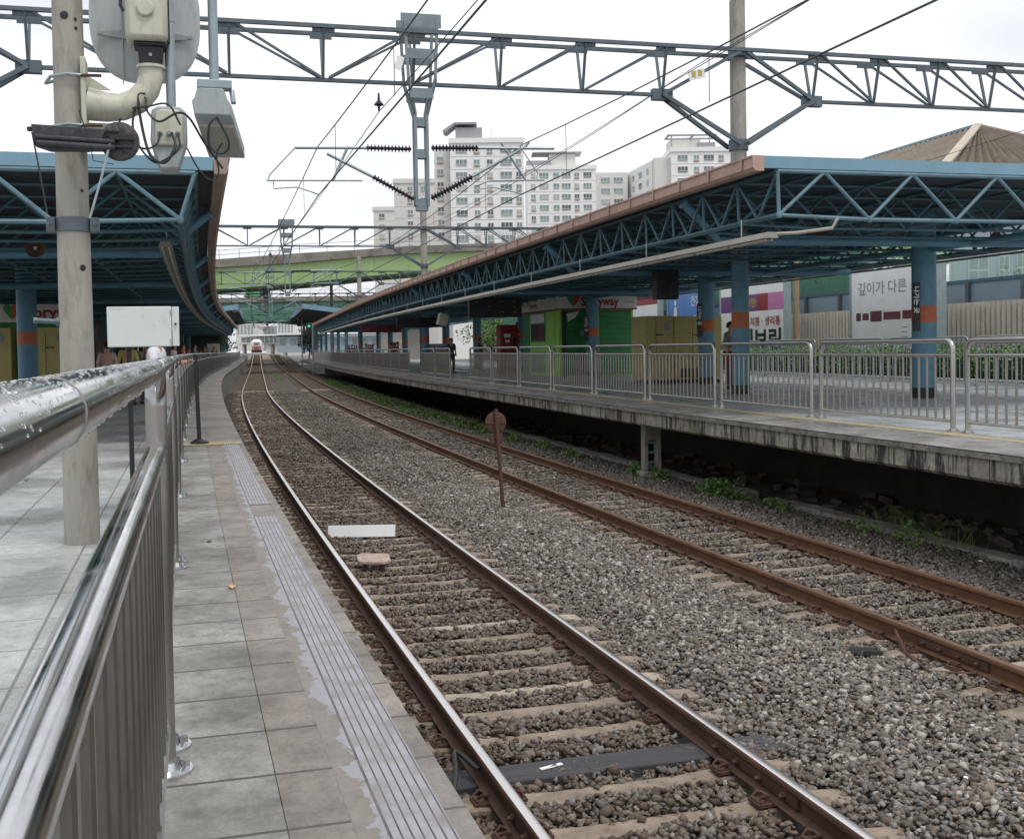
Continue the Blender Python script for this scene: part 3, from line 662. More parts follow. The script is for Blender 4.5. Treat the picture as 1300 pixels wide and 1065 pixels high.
for k in range(52):
    o = pn if first else dup(pn); first = False
    s = 4.66 + 3.5 * k; a = W(s, -2.50, 1.1); c = W(s + 3.32, -2.50, 1.1)
    o.location = a; o.rotation_euler = (0, 0, math.atan2(-(c.x - a.x), c.y - a.y))
    if k == 0: o['label'] = 'second polished railing panel on the near platform, next beyond the raindrop-beaded handrail'
# black stanchion on the tactile strip
t = at('black_post', 'slim black stanchion with round foot on the yellow tactile strip', 'post', 17.75, -2.27, 1.1)
b = MB(); b.tube([(0, 0, 0), (-.03, 0, 1.30)], .03, 12); b.build('post', BLACK, t)
b = MB(); b.lathe([(.13, 0), (.13, .03), (.07, .06), (.035, .08)], (0, 0, .006), seg=20); b.build('foot', BLACK, t)

# ================================================================== CANOPIES
def canopy(label, side, ne, nb, s0, s1, ztop, zt, zb, nbot, cols, col_n, cs, pitch, arm, knum, arms_s, gmat):
    # side=+1: roof extends to larger n from its edge ne; side=-1: to smaller n
    t = thing('platform_canopy', label, 'canopy', W((s0 + s1) / 2, (ne + nb) / 2, 1.1))
    sg = side
    b = MB(); b.sweep([(ne, zt + .10), (nb, zt - .02), (nb, zt + .03), (ne, zt + .15)][::sg], s0 + .03, s1, 1.0); b.build('roof', ROOFU, t, local=False, smooth=False)
    b = MB(); nseg = 12
    V = []
    for i in range(nseg + 1):
        n = ne + (nb - ne) * i / nseg
        for z in (zt + .04, ztop): V.append(W(s0 - .02, n, z))
        for z in (zt + .04, ztop): V.append(W(s0 + .05, n, z))
    for i in range(nseg):
        a = i * 4; c = a + 4; b.add(V[a:a + 4] + V[c:c + 4], [(0, 1, 5, 4), (2, 6, 7, 3), (1, 3, 7, 5), (0, 4, 6, 2)])
    b.build('fascia', FASC, t, local=False, smooth=False)
    # gutter with straps
    g0, g1 = ne - sg * .20, ne - sg * .005
    b = MB(); b.sweep([(g1, zt - .01), (g0 + sg * .05, zt - .01), (g0, zt + .04), (g0, ztop - .03), (g0 - sg * .02, ztop - .03), (g0 - sg * .02, ztop), (g1, ztop)][::sg], s0 - .05, s1, 1.0)
    s = s0 + .3
    while s < s1 and sg > 0:
        b.beam(W(s, g0 - sg * .025, zt + .04), W(s, g0 - sg * .025, ztop + .01), .05, .02, up=W(s, 1, 0) - W(s, 0, 0)); b.beam(W(s, g0 - sg * .02, ztop + .012), W(s, g1, ztop + .012), .05, .015)
        s += 1.22
    b.build('gutter', gmat, t, local=False, smooth=False)
    # edge lattice + purlins
    b = MB(); bay = pitch / 8; s = s0; i = 0; w_ = abs(nb - ne)
    nt_ = ne + sg * .25; nbn = nbot
    rows = [nbn + sg * 1.62 * j for j in range(int((w_ - .8) / 1.62) + 1)]
    tops = [nt_] + [nbn + sg * (.81 + 1.62 * j) for j in range(len(rows))]
    tops[-1] = nb
    def chord(bb, n, z, r):
        pts = [W(a, n, z) for a in np.arange(s0, s1 + .1, 2.0)]; bb.tube(pts, r, 6)
    chord(b, nt_, zt, .045)
    chord(b, rows[0], zb, .045)
    k = 0; a = s0
    while a + bay <= s1 + .01:
        b.tube([W(a, nt_, zt), W(a + bay * .5, rows[0], zb)], .026, 5, caps=False); b.tube([W(a + bay * .5, rows[0], zb), W(a + bay, nt_, zt)], .026, 5, caps=False)
        a += bay
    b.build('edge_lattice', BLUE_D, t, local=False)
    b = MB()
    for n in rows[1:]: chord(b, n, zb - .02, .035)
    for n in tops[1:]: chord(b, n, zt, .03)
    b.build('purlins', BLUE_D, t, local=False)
    # end lattice and transverse lattices
    me = None; a = s0; q = 0
    while a < s1:
        b = MB(); r = .031 if q == 0 else .026
        mt_ = ENDB if q == 0 else BLUE_D
        if q < 2:
            b.tube([(n - ne, 0, zt) for n in (nt_, nb)], r * 1.15, 8); b.tube([(nt_ - ne, 0, zt), (rows[0] - ne, 0, zb), (rows[1] - ne, 0, zb - .05), (rows[-1] - ne, 0, zb - .05)], r * 1.1, 8)
            for j in range(len(rows)):
                zz = zb if j == 0 else zb - .05
                b.tube([(tops[j] - ne, 0, zt), (rows[j] - ne, 0, zz)], r, 7, caps=False); b.tube([(rows[j] - ne, 0, zz), (tops[j + 1] - ne, 0, zt)], r, 7, caps=False)
            for j in range(len(rows)): b.lathe([(r * 1.2, -r * 1.5), (r * 1.7, 0), (r * 1.2, r * 1.5)], (rows[j] - ne, 0, (zb if j == 0 else zb - .05)), (0, 0, 1), 8)
            o = b.build('roof_lattice', mt_, t); me = o.data
        else: o = bpy.data.objects.new('roof_lattice', me); COL.objects.link(o); o.parent = t
        mi = wmat(t).inverted(); p = W(a, ne, 0); o.location = mi @ p; o.rotation_euler = (0, 0, float(TH(a)))
        a += bay; q += 1
    # columns and arms
    for j in range(knum):
        s = cs + pitch * j; base = W(s, col_n, P2 if sg > 0 else 1.1); th = float(TH(s))
        p = wmat(t).inverted() @ base
        b = MB(); b.lathe([(.25, 0), (.25, zt - base.z)], (0, 0, 0), seg=28); c = b.build('column', BLUE, t); c.location = p; c.rotation_euler = (0, 0, th)
        b = MB(); b.lathe([(.2535, 1.60), (.2535, 1.95)], (0, 0, 0), seg=28); b.build('orange_band', ORANGE, c)
        b = MB(); b.lathe([(.256, 0.002), (.256, .22)], (0, 0, 0), seg=28); b.build('black_foot', BLACK, c)
        if j < 4 and sg > 0:
            b = MB(); b.box((-.30, -.16, 1.93), (.16, .03, 1.02)); sgn = b.build('name_plate', BLACK, c, bevel=.005)
            text('나가는 곳', .145, WHITET, sgn, (-.355, -.177, 2.36), (0, 0, -1), (1, 0, 0), name='lettering', bold=.004)
            for ch in sgn.children:
                m2 = ch.data; mw = wmat(sgn)
                for v in m2.vertices: v.co = mw @ v.co   # text was laid out in the plate's own frame
        s = arms_s[j]; b = MB(); pts = [W(s, n, z) for n, z in arm]
        b.tube(pts, .085, 12); b.lathe([(.12, 0), (.12, .03)], pts[-1], (pts[-1] - pts[-2]).normalized(), 14)
        b.build('arm', BLUE, t, local=False, angle=60)
    return t
# far platform canopy
can2 = canopy('long blue lattice canopy with salmon gutter over the far platform', 1, 6.35, 15.3, 16.95, 127, 5.35, 5.12, 4.43, 6.62, 1, 12.65, 21.8, 11.0,
              [(15.2, 4.34), (12.7, 4.34), (7.15, 4.33), (6.46, 5.0)], 10, [20.2, 28.9, 39, 49.6, 60.2, 71, 82, 93, 104, 115], SALMON)
b = MB(); b.tube([W(a, 12.65, 4.34) for a in range(18, 126, 2)], .07, 8); b.build('main_beam', BLUE, can2, local=False)
b = MB(); b.sweep([(15.32, 4.95), (15.32, 5.2), (15.42, 5.2), (15.42, 4.95)], 17, 127, 1.5); b.build('rear_gutter', STEEL, can2, local=False)
t = thing('cable_tray', 'black cable tray running along the back of the far platform above the hedge', 'cable tray', W(25, 17.4, 1.2))
b = MB(); b.sweep([(17.35, 4.62), (17.35, 4.74), (17.5, 4.74), (17.5, 4.62)], 14, 127, 1.5); b.build('tray', BLACK, t, local=False)
b = MB(); b.sweep([(17.1, 4.50), (17.1, 4.55), (17.16, 4.55), (17.16, 4.50)], 14, 127, 1.5); b.build('conduit', BLACK, t, local=False)
for k in range(10): s_ = 21.8 + 11 * k; b = MB(); b.tube([W(s_, 15.2, 4.5), W(s_, 17.42, 4.60)], .04, 8); b.build('bracket_arm', BLUE_D, t, local=False)
for k in range(24): s_ = 17 + 3.1 * k; b = MB(); b.tube([W(s_, 17.3, 4.7), W(s_, 17.3, 5.0)], .012, 5); b.lathe([(.05, -.04), (.07, 0), (.05, .04)], W(s_, 17.3, 4.8), (0, 0, 1), 8); b.build('hook', BLACK, t, local=False)
# near platform canopy
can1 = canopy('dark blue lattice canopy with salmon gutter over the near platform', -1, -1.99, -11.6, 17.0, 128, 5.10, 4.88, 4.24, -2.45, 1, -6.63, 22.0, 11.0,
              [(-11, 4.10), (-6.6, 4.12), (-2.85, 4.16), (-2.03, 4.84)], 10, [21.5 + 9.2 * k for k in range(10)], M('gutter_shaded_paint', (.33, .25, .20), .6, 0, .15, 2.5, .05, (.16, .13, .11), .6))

def trough(label, pts, s_list, n0, z, post=True):
    t = thing('strip_light', label, 'strip light', W(s_list[0], n0, z))
    b = MB(); b.sweep([(n0 - .11, z), (n0 + .11, z), (n0 + .07, z + .09), (n0 - .07, z + .09)], s_list[0], s_list[1], 1.2); b.build('housing', TROUGH, t, local=False, smooth=False)
    b = MB(); s = s_list[0] + .1
    while s < s_list[1] - 1.2:
        for d in (-.05, .05): b.tube([W(s, n0 + d, z - .022), W(s + 1.2, n0 + d, z - .022)], .016, 6)
        s += 1.32
    b.build('tubes', LAMPT, t, local=False)
    b = MB(); s = s_list[0] + 1
    while s < s_list[1]: b.tube([W(s, n0, z + .09), W(s, n0, z + .38)], .012, 5); s += 4
    b.build('hangers', GALV, t, local=False)
    return t
t = trough('long cream strip light trough hanging under the far canopy edge', None, (16.25, 112), 6.12, 4.0)
b = MB(); b.tube([W(16.3, 6.14, 4.06), W(16.25, 6.55, 4.08), W(16.1, 7.05, 4.14), W(16.1, 7.15, 4.3)], .028, 8); b.build('conduit_pipe', TROUGH, t, local=False)
trough('cream strip light trough hanging along the near canopy edge', None, (20.0, 118), -2.72, 4.15)
def speaker(s, n, z, label):
    t = at('horn_speaker', label, 'speaker', s, n, z)
    b = MB(); b.lathe([(.03, .16), (.06, .12), (.08, .04), (.145, -.06), (.155, -.075), (.145, -.08), (.06, .0), (.02, .02)], (0, 0, 0), (0, 1, 0), 22); b.build('horn', RUST, t)
    b = MB(); b.lathe([(.03, -.07), (.035, -.03), (.03, .0)], (0, 0, 0), (0, 1, 0), 12); b.build('driver', TROUGH, t)
    b = MB(); b.tube([(0, .1, .05), (0, .1, .35)], .012, 6); b.build('bracket', BLACK, t)
speaker(20.0, -4.67, 4.10, 'dark round horn speaker under the near canopy, left of the concrete pole')
speaker(21.0, 9.70, 4.50, 'rusty round horn speaker under the far canopy, left of the near blue column')
speaker(21.0, 13.78, 4.50, 'rusty round horn speaker under the far canopy, right of the near blue column')
t = at('display_screen', 'black monitor cluster hanging from the far canopy above the cabinets', 'display', 28.5, 9.55, 3.55)
b = MB(); b.box((0, 0, .42), (.62, .32, .74)); b.build('casing', BLACK, t, bevel=.02)
b = MB(); b.box((0, -.165, .42), (.5, .012, .5)); b.build('screen', M('dark_screen', (.02, .022, .03), .2), t)
b = MB(); b.tube([(-.2, 0, .79), (-.2, 0, 1.2)], .02, 6); b.tube([(.2, 0, .79), (.2, 0, 1.2)], .02, 6); b.build('hanger', BLACK, t)
t = at('departure_board', 'wide dark departure board hanging left of the green kiosk', 'display board', 44, 8.74, 3.6)
b = MB(); b.box((0, 0, .40), (2.1, .3, .80)); b.build('casing', BLACK, t, bevel=.02)
b = MB()
for i in range(4):
    for j in range(3):
        if random.random() < .8: b.box((-.75 + .5 * i, -.155, .2 + .2 * j), (random.uniform(.1, .3), .006, .05))
b.build('display_text', M('amber_text', (.25, .12, .04), .6), t)
b = MB(); b.tube([(-.7, 0, .8), (-.7, 0, 1.3)], .025, 6); b.tube([(.7, 0, .8), (.7, 0, 1.3)], .025, 6); b.build('hanger', BLACK, t)
t = at('ceiling_monitor', 'cream tilted monitor hanging from the far canopy', 'monitor', 50, 7.8, 3.4)
R = Matrix.Rotation(.25, 3, 'Y'); b = MB(); b.box((0, 0, .28), (.42, .5, .52), R); b.build('casing', CREAM, t, bevel=.03)
b = MB(); b.tube([(0, 0, .5), (0, 0, 1.1)], .03, 6); b.build('hanger', BLACK, t)
for s, n, lb in ((58, 8.2, 'long dark information sign hanging under the far canopy'), (74, 8.0, 'dark red information sign hanging farther along the far canopy')):
    t = at('hanging_sign', lb, 'sign', s, n, 3.5); b = MB(); b.box((0, 0, .25), (2.6, .22, .5)); b.build('panel', BLACK if s < 60 else MAROON, t, bevel=.02)
    b = MB(); b.tube([(-.9, 0, .5), (-.9, 0, 1.2)], .02, 6); b.tube([(.9, 0, .5), (.9, 0, 1.2)], .02, 6); b.build('hanger', BLACK, t)

t = thing('shade_backdrop', 'dark backdrop added for the shade under the near platform canopy behind the waiting people', 'wall', W(80, -12.2, 1.1))  # added dark sheet standing in for the deep shade under this canopy
b = MB(); b.sweep([(-12.2, 1.1), (-12.2, 4.5), (-12.0, 4.5), (-12.0, 1.1)], 43.2, 126, 3); b.build('panel', M('backdrop_shade', (.03, .035, .035), .8, 0, .4, .6, .1, (.07, .05, .04), .5), t, local=False, smooth=False)
b = MB(); b.sweep([(-11.98, 2.2), (-11.95, 2.2), (-11.95, 3.3), (-11.98, 3.3)], 48, 60, 3); b.build('poster', M('backdrop_poster', (.12, .18, .22), .6, 0, .5, 1, 0), t, local=False, smooth=False)
b = MB(); b.sweep([(-11.9, 1.1), (-11.9, 4.4), (-3.6, 4.4), (-3.6, 1.1)], 125.2, 125.6, .4); b.build('end_panel', M('backdrop_shade_end', (.05, .06, .06), .8, 0, .4, .6, .1), t, local=False, smooth=False)  # cross sheet added to close the same shade at the far end
# distant second canopies
def canopy_far(label, sg, ne, nb, s0, s1, z):
    t = thing('distant_canopy', label, 'canopy', W(s0, ne, 1.1))
    b = MB(); b.sweep([(ne, z), (ne, z - .35), (nb, z - 1.7), (nb, z - 1.4)][::-sg], s0, s1, 3); b.build('roof', ROOFU, t, local=False, smooth=False)
    b = MB(); b.sweep([(ne - sg * .12, z + .1), (ne - sg * .12, z - .45), (ne - sg * .01, z - .45), (ne - sg * .01, z + .1)], s0 - .3, s1, 3); b.build('gutter', FASC, t, local=False, smooth=False)
    b = MB(); V = [W(s, n, zz) for s in (s0 - .3, s0 - .05) for n, zz in ((ne, z + .1), (ne, z - .45), (nb, z - 1.8), (nb, z - 1.25))]
    b.add(V, [(0, 1, 2, 3), (7, 6, 5, 4), (0, 3, 7, 4), (1, 5, 6, 2)]); b.build('fascia', FASC, t, local=False, smooth=False)
    for s in range(int(s0) + 6, int(s1), 14):
        b = MB(); p = W(s, (ne + nb) / 2, 1.0); b.lathe([(.22, 0), (.22, z - 1.9)], p, seg=10); b.build('column', BLUE, t, local=False)
canopy_far('far blue canopy seen end-on beyond the far platform roof', 1, 5.5, 16, 134, 271, 7.7)
canopy_far('far dark canopy seen beyond the near platform roof', -1, -1.9, -11, 134, 271, 7.7)

# ================================================================== GANTRIES
NODES = [-9.39, -7.41, -5.45, -3.47, -1.47, .51, 2.49, 4.47, 6.45, 8.43, 10.4, 12.37, 14.06, 15.75, 17.4, 19.1, 20.8, 22.5, 24.2]
def gantry(s, dn, label, first=None):
    t = at('overhead_gantry', label, 'gantry', s, dn, 0, 'steel overhead line gantries across the tracks')
    zt, zb, hw = 9.38, 8.30, .32
    b = MB()
    for y in (-hw, hw): b.beam((NODES[0], y, zt), (NODES[-1], y, zt), .085, .085)
    for x in NODES:
        for y in (-hw, hw): b.beam((x - .24, y * .9, zt - .07), (x + .24, y * .9, zt - .07), .04, .11)
    b.build('top_chord', STEEL, t, smooth=False)
    b = MB(); segs = [(-9.39, -5.45), (-5.45, 8.43), (12.37, 24.2)]
    for x0, x1 in ((-5.45, 8.43), (12.37, 24.2)): b.beam((x0, 0, zb), (x1, 0, zb), .11, .075)
    b.build('bottom_chord', STEEL, t, smooth=False)
    b = MB()
    for i, x in enumerate(NODES):
        if x < -5.5 or abs(x - 10.4) < .1 or x > 24: continue
        for y in (-hw, hw): b.beam((x + .0, y, zt - .05), (x, y * .15, zb + .03), .055, .055)
        left = NODES[i - 1] if i else x
        for y in (-hw, hw):
            if x <= .6 or x > 13: b.beam((left + .15, y, zt - .05), (x - .05, y * .2, zb + .05), .05, .05)     # "\"
            if 2.4 < x < 8.5: b.beam((x - 1.9 if x > 2.6 else x - 1.85, y * .2, zb + .05), (x - .12, y, zt - .05), .05, .05)      # "/"
    for y in (-hw, hw):
        b.beam((8.43, y * .3, zb), (10.3, y, zt - .05), .07, .08); b.beam((12.37, y * .3, zb), (10.5, y, zt - .05), .07, .08)
        b.beam((-5.45, y * .3, zb), (-7.3, y, zt - .05), .07, .08)
        b.beam((8.43, y * .3, zb), (10.3, y, 7.17), .08, .09); b.beam((12.37, y * .3, zb), (10.5, y, 7.17), .08, .09); b.beam((-5.45, y * .3, zb), (-7.3, y, 7.17), .08, .09)
    for x in (8.43, 12.37, -5.45): b.box((x, 0, zb), (.5, .16, .26))
    b.build('lattice', STEEL, t, smooth=False)
    for mxp in (10.4, -7.41):
        b = MB(); b.lathe([(.205, .9), (.185, 10.62), (.15, 10.66)], (mxp, 0, 0), seg=24); m_ = b.build('mast', CONC, t)
        b = MB(); b.lathe([(.235, 7.05), (.235, 7.3)], (mxp, 0, 0), seg=24); b.lathe([(.23, 9.25), (.23, 9.45)], (mxp, 0, 0), seg=24); b.build('collar', STEEL, m_)
        if mxp > 0:
            b = MB(); b.lathe([(.213, 1.22), (.209, 4.35)], (mxp, 0, 0), seg=24); b.build('blue_paint', BLUE, m_)
            b = MB(); b.lathe([(.2145, 2.78), (.2145, 3.17)], (mxp, 0, 0), seg=24); b.build('orange_band', ORANGE, m_)
            b = MB(); b.lathe([(.217, 1.205), (.217, 1.42)], (mxp, 0, 0), seg=24); b.build('black_foot', BLACK, m_)
    # drop post
    b = MB(); x0 = 2.64
    for y in (-.30, .30):
        for sx in (-1, 1):
            b.beam((x0 + sx * .36, y, 9.6), (x0 + sx * .30, y, 8.35), .06, .06); b.beam((x0 + sx * .30, y, 8.35), (x0 + sx * .13, y * .35, 7.6), .06, .06); b.beam((x0 + sx * .13, y * .35, 7.6), (x0 + sx * .13, y * .35, 5.6), .06, .06)
        for z, wd in ((9.62, .9), (8.9, .62), (8.05, .52)): b.box((x0, y * (1 if z > 8.2 else .85), z), (wd, .02, .22 if z < 9.5 else .3))
    for z in (7.45, 6.75, 5.62): b.box((x0, 0, z), (.26, .20, .2 if z > 5.7 else .26))
    b.build('drop_post', DROPS, t, smooth=False, bevel=0)
    # cantilevers: left (nearer track) and right (farther track)
    def insul(a, c, name='insulator'):
        a = Vector(a); c = Vector(c); ax = (c - a); ln = ax.length; ax.normalize(); pr = [(.03, 0)]; k = int(ln / .075)
        for i in range(k): z = ln * (i + .5) / k; pr += [(.035, z - .02), (.085, z), (.085, z + .006), (.035, z + .02)]
        pr.append((.03, ln)); q = MB(); q.lathe(pr, a, ax, 14); q.build(name, INSUL, t, angle=20)
    def rod(pts, r, nm='cantilever_tube'): q = MB(); q.tube(pts, r, 8); q.build(nm, GALV, t)
    insul((2.42, 0, 6.86), (1.42, 0, 6.86)); rod([(1.42, 0, 6.86), (-.12, 0, 6.82)], .035)
    insul((2.46, 0, 5.75), (1.55, 0, 6.23)); rod([(1.55, 0, 6.23), (.56, 0, 6.71)], .035)
    rod([(1.02, 0, 6.88), (.68, 0, 6.14)], .03, 'strut'); rod([(1.32, 0, 6.14), (-.75, 0, 6.10)], .02, 'registration_tube'); rod([(-.12, 0, 6.82), (-.68, 0, 6.22), (-.72, 0, 6.10)], .014, 'stay')
    rod([(-.60, 0, 6.10), (-.60, 0, 5.93), (-.1, 0, 5.97), (.37, 0, 5.82)], .016, 'steady_arm')
    insul((2.88, 0, 6.90), (3.95, 0, 6.93)); rod([(3.95, 0, 6.93), (5.75, 0, 6.97)], .035)
    insul((2.86, 0, 5.78), (3.80, 0, 6.28)); rod([(3.8, 0, 6.28), (5.05, 0, 6.98), (5.15, 0, 7.1)], .035)
    rod([(4.5, 0, 7.05), (5.05, 0, 6.25)], .03, 'strut'); rod([(5.5, 0, 6.25), (4.2, 0, 6.2), (3.9, 0, 6.08)], .02, 'registration_tube'); rod([(5.0, 0, 6.9), (5.35, 0, 6.4), (5.32, 0, 6.25)], .014, 'stay')
    rod([(3.9, 0, 6.0), (4.3, 0, 6.06), (4.96, 0, 5.92)], .016, 'steady_arm')
    # hanging bell insulator
    q = MB(); q.lathe([(.02, .32), (.03, .2), (.03, .16), (.11, .07), (.10, .05), (.03, .03), (.03, 0), (.02, -.08)], (1.72, 0, 7.75), (0, 0, 1), 14); q.build('bell_insulator', INSUL, t)
    return t
g1 = gantry(25.9, 0, 'closest overhead lattice gantry across the top, with insulator arms and tall concrete mast')
first = True
for s, dn, lb in ((66, -.75, 'second overhead gantry in front of the light green bridge'), (103, -1.2, 'third overhead gantry crossing in front of the light green girder'), (142, -1.2, 'fourth overhead gantry in front of the dark teal bridge'), (185, -1.2, 'fifth overhead gantry, small, beneath the bridges'), (230, -1.2, 'most distant overhead gantry, above the approaching train')):
    o = dup(g1); o.location = W(s, dn, 0); o.rotation_euler = (0, 0, float(TH(s))); o['label'] = lb
# wires
SG = [-14, 25.9, 66, 103, 142, 185, 230]; DN = [0, 0, -.35, -.6, -.6, -.6, -.6]
def catenary(n_, zc, zm, lab):
    t = thing('contact_wire', lab + ', thick lower contact wire', 'wire', W(25.9, n_, zc)); b = MB()
    b.tube([W(s, n_ + DN[i], zc) for i, s in enumerate(SG)], .0135, 6); b.build('wire', WIREM, t, local=False)
    b = MB(); drops = []
    t2 = thing('messenger_wire', lab + ', sagging upper wire with droppers', 'wire', W(25.9, n_, zm))
    pts = []
    for i in range(len(SG) - 1):
        for k in range(12):
            u = k / 12; s = SG[i] + (SG[i + 1] - SG[i]) * u; z = zm - 2.6 * u * (1 - u) * .8; n = n_ + DN[i] * (1 - u) + DN[i + 1] * u
            pts.append(W(s, n, z))
            if k % 2 == 1: drops.append((W(s, n, z), W(s, n, zc)))
    b.tube(pts, .012, 5); b.build('wire', WIREM, t2, local=False)
    for p, q in drops: b = MB(); b.tube([p, q], .006, 4); b.build('dropper', WIREM, t2, local=False)
catenary(.36, 5.81, 6.85, 'overhead line above the nearer track')
catenary(4.96, 5.91, 7.02, 'overhead line above the farther track')
def wire(label, pts, r=.010):
    t = thing('feeder_wire', label, 'wire', W(*pts[0])); b = MB(); P = []
    for i in range(len(pts) - 1):
        for k in range(8):
            u = k / 8; a = pts[i]; c = pts[i + 1]; P.append(W(a[0] + (c[0] - a[0]) * u, a[1] + (c[1] - a[1]) * u, a[2] + (c[2] - a[2]) * u - 1.6 * u * (1 - u)))
    P.append(W(*pts[-1])); b.tube(P, r, 5); b.build('wire', WIREM, t, local=False)
wire('thin feeder wire carried on the bell insulators under the gantries', [(-14, 1.8, 7.8), (25.9, 1.72, 7.66), (66, 1.0, 7.66), (103, .6, 7.66), (142, .6, 7.66)])
wire('thin feeder wire passing the hanging yellow tag near the concrete mast', [(-14, 7.6, 9.7), (25.9, 8.6, 8.55), (66, 8.0, 8.4)])
wire('thin upper feeder wire crossing the gantry at top right', [(-14, 9.0, 10.2), (25.9, 9.6, 9.2), (66, 8.9, 9.1)])
wire('faint feeder wire running right beyond the canopy roof', [(-14, 22, 9), (25.9, 20.5, 8.4), (66, 19.9, 8.4)])
t = at('warning_tag', 'small white and yellow warning tag hanging from a gantry brace near the mast', 'tag', 25.5, 9.15, 8.72)
b = MB(); b.box((0, 0, 0), (.42, .02, .22), Matrix.Rotation(-.25, 3, 'Y')); b.build('plate', WHITEP, t)
b = MB(); b.box((-.08, -.014, .0), (.1, .006, .14)); b.box((.08, -.014, .04), (.1, .006, .14)); b.build('symbol', M('tag_yellow', (.5, .38, .1), .6), t)
t = at('warning_tag', 'small white warning tag beside the gantry drop post', 'tag', 25.5, 2.12, 8.65)
b = MB(); b.box((0, 0, 0), (.16, .02, .3), Matrix.Rotation(.3, 3, 'Y')); b.build('plate', WHITEP, t)

# ================================================================== CAMERA POLE AT LEFT (s = 9.2)
S9 = 9.2
def L9(n, z, y=0.0): return (n + 3.18, y, z)            # local frame of the pole: x across, y along
pole = at('concrete_pole', 'speckled concrete pole on the near platform with bolts and a metal collar', 'pole', S9, -3.125, 0)
b = MB(); b.lathe([(.120, 1.1), (.094, 6.2)], (0, 0, 0), seg=32)
b.build('shaft', CONC, pole)
b = MB(); b.lathe([(.112, 3.27), (.120, 3.27), (.120, 3.37), (.112, 3.37)], (0, 0, 0), seg=32)
for sx in (-1, 1): b.box((sx * .142, -.02, 3.32), (.06, .09, .10)); b.lathe([(.016, 0), (.016, .03)], (sx * .152, -.09, 3.32), (0, -1, 0), 8)
b.build('collar', STEEL, pole, bevel=.004)
b = MB(); b.tube([(-.105, -.02, 2.65), (-.25, -.05, 2.66)], .019, 10); b.lathe([(.024, 0), (.024, .02)], (-.25, -.05, 2.66), (-1, -.2, 0), 6); b.lathe([(.03, 0), (.03, .02)], (-.108, -.02, 2.65), (-1, -.2, 0), 12); b.build('step_bolt', STEEL, pole)
b = MB()
for x, z, r in ((-.015, 4.74, .028), (.075, 4.72, .012), (.078, 4.66, .012), (.10, 4.0, .014), (.09, 3.55, .012), (.08, 3.02, .022), (-.08, 2.0, .014)):
    x *= .75; rr = .1195 - (z - 1.1) * .0051; y = -math.sqrt(max(rr * rr - x * x, 0)); b.lathe([(r, .004), (r * .8, .0055)], (x, y, z), (x, y, 0), 10)
b.build('bolt_holes', BLACK, pole)
for z in (4.33, 3.99):                                                             # U clamps of the arm
    b = MB(); b.tube([(.10, -.13, z), (.0, -.135, z + .005), (-.11, -.10, z - .01), (-.15, -.02, z - .04), (-.12, .10, z), (.06, .13, z)], .012, 8); b.build('clamp', GALV, pole)
    for dz in (0, ): 
        b = MB(); b.tube([(.06, -.13, z), (.22, -.14, z)], .011, 8); b.tube([(.06, .1, z - .03), (.22, .1, z - .03)], .011, 8); b.build('clamp_bolt', RUST, pole)
# camera on a curved arm
cam_t = at('surveillance_camera', 'cream surveillance camera housing on a thick curved arm clamped to the concrete pole', 'camera', S9, -3.18, 0)
b = MB(); b.box((.155, -.02, 4.15), (.035, .22, .62)); b.build('mount_plate', CREAM, cam_t, bevel=.006)
b = MB(); pts = []; r_ = []
ctrl = [(.17, 4.16, .115), (.30, 4.14, .10), (.40, 4.145, .092), (.50, 4.19, .088), (.57, 4.27, .085), (.60, 4.36, .083), (.60, 4.42, .083)]
for i in range(len(ctrl) - 1):
    for k in range(4):
        u = k / 4; pts.append((ctrl[i][0] * (1 - u) + ctrl[i + 1][0] * u, -.02, ctrl[i][1] * (1 - u) + ctrl[i + 1][1] * u)); r_.append(ctrl[i][2] * (1 - u) + ctrl[i + 1][2] * u)
pts.append((.60, -.02, 4.42)); r_.append(.083)
b.tube(pts, r_, 22); b.lathe([(.1, 0), (.1, .02)], (.60, -.02, 4.42), (0, 0, 1), 22); b.build('curved_arm', CREAM, cam_t, angle=50)
b = MB(); b.prism([(0, 0), (.16, 0), (0, .10)], (.17, -.02, 4.26), (1, 0, 0), (0, 0, 1), (0, 1, 0), .01); b.prism([(0, 0), (.16, 0), (0, -.10)], (.17, -.02, 4.03), (1, 0, 0), (0, 0, 1), (0, 1, 0), .01); b.build('gusset', CREAM, cam_t)
b = MB(); b.box((.60, -.02, 4.50), (.15, .15, .13), taper=1.15); b.box((.60, -.02, 4.575), (.22, .2, .03)); b.build('pan_head', BLACK, cam_t, bevel=.01)
b = MB(); b.lathe([(.012, 0), (.012, .01)], (.60, -.1, 4.50), (0, -1, 0), 10); b.build('screw', GALV, cam_t)
b = MB(); b.box((.58, -.02, 4.98), (.285, .30, .78)); b.build('housing', CREAM, cam_t, bevel=.035)
b = MB(); b.lathe([(.058, 0), (.058, .018), (.05, .026)], (.575, -.17, 4.80), (0, -1, 0), 24); b.build('round_port', CREAM, cam_t)
b = MB(); b.box((.727, .02, 4.95), (.012, .2, .7)); b.tube([(.42, -.12, 4.9), (.41, -.14, 4.82), (.43, -.14, 4.78)], .012, 6); b.build('cable_gland', BLACK, cam_t)
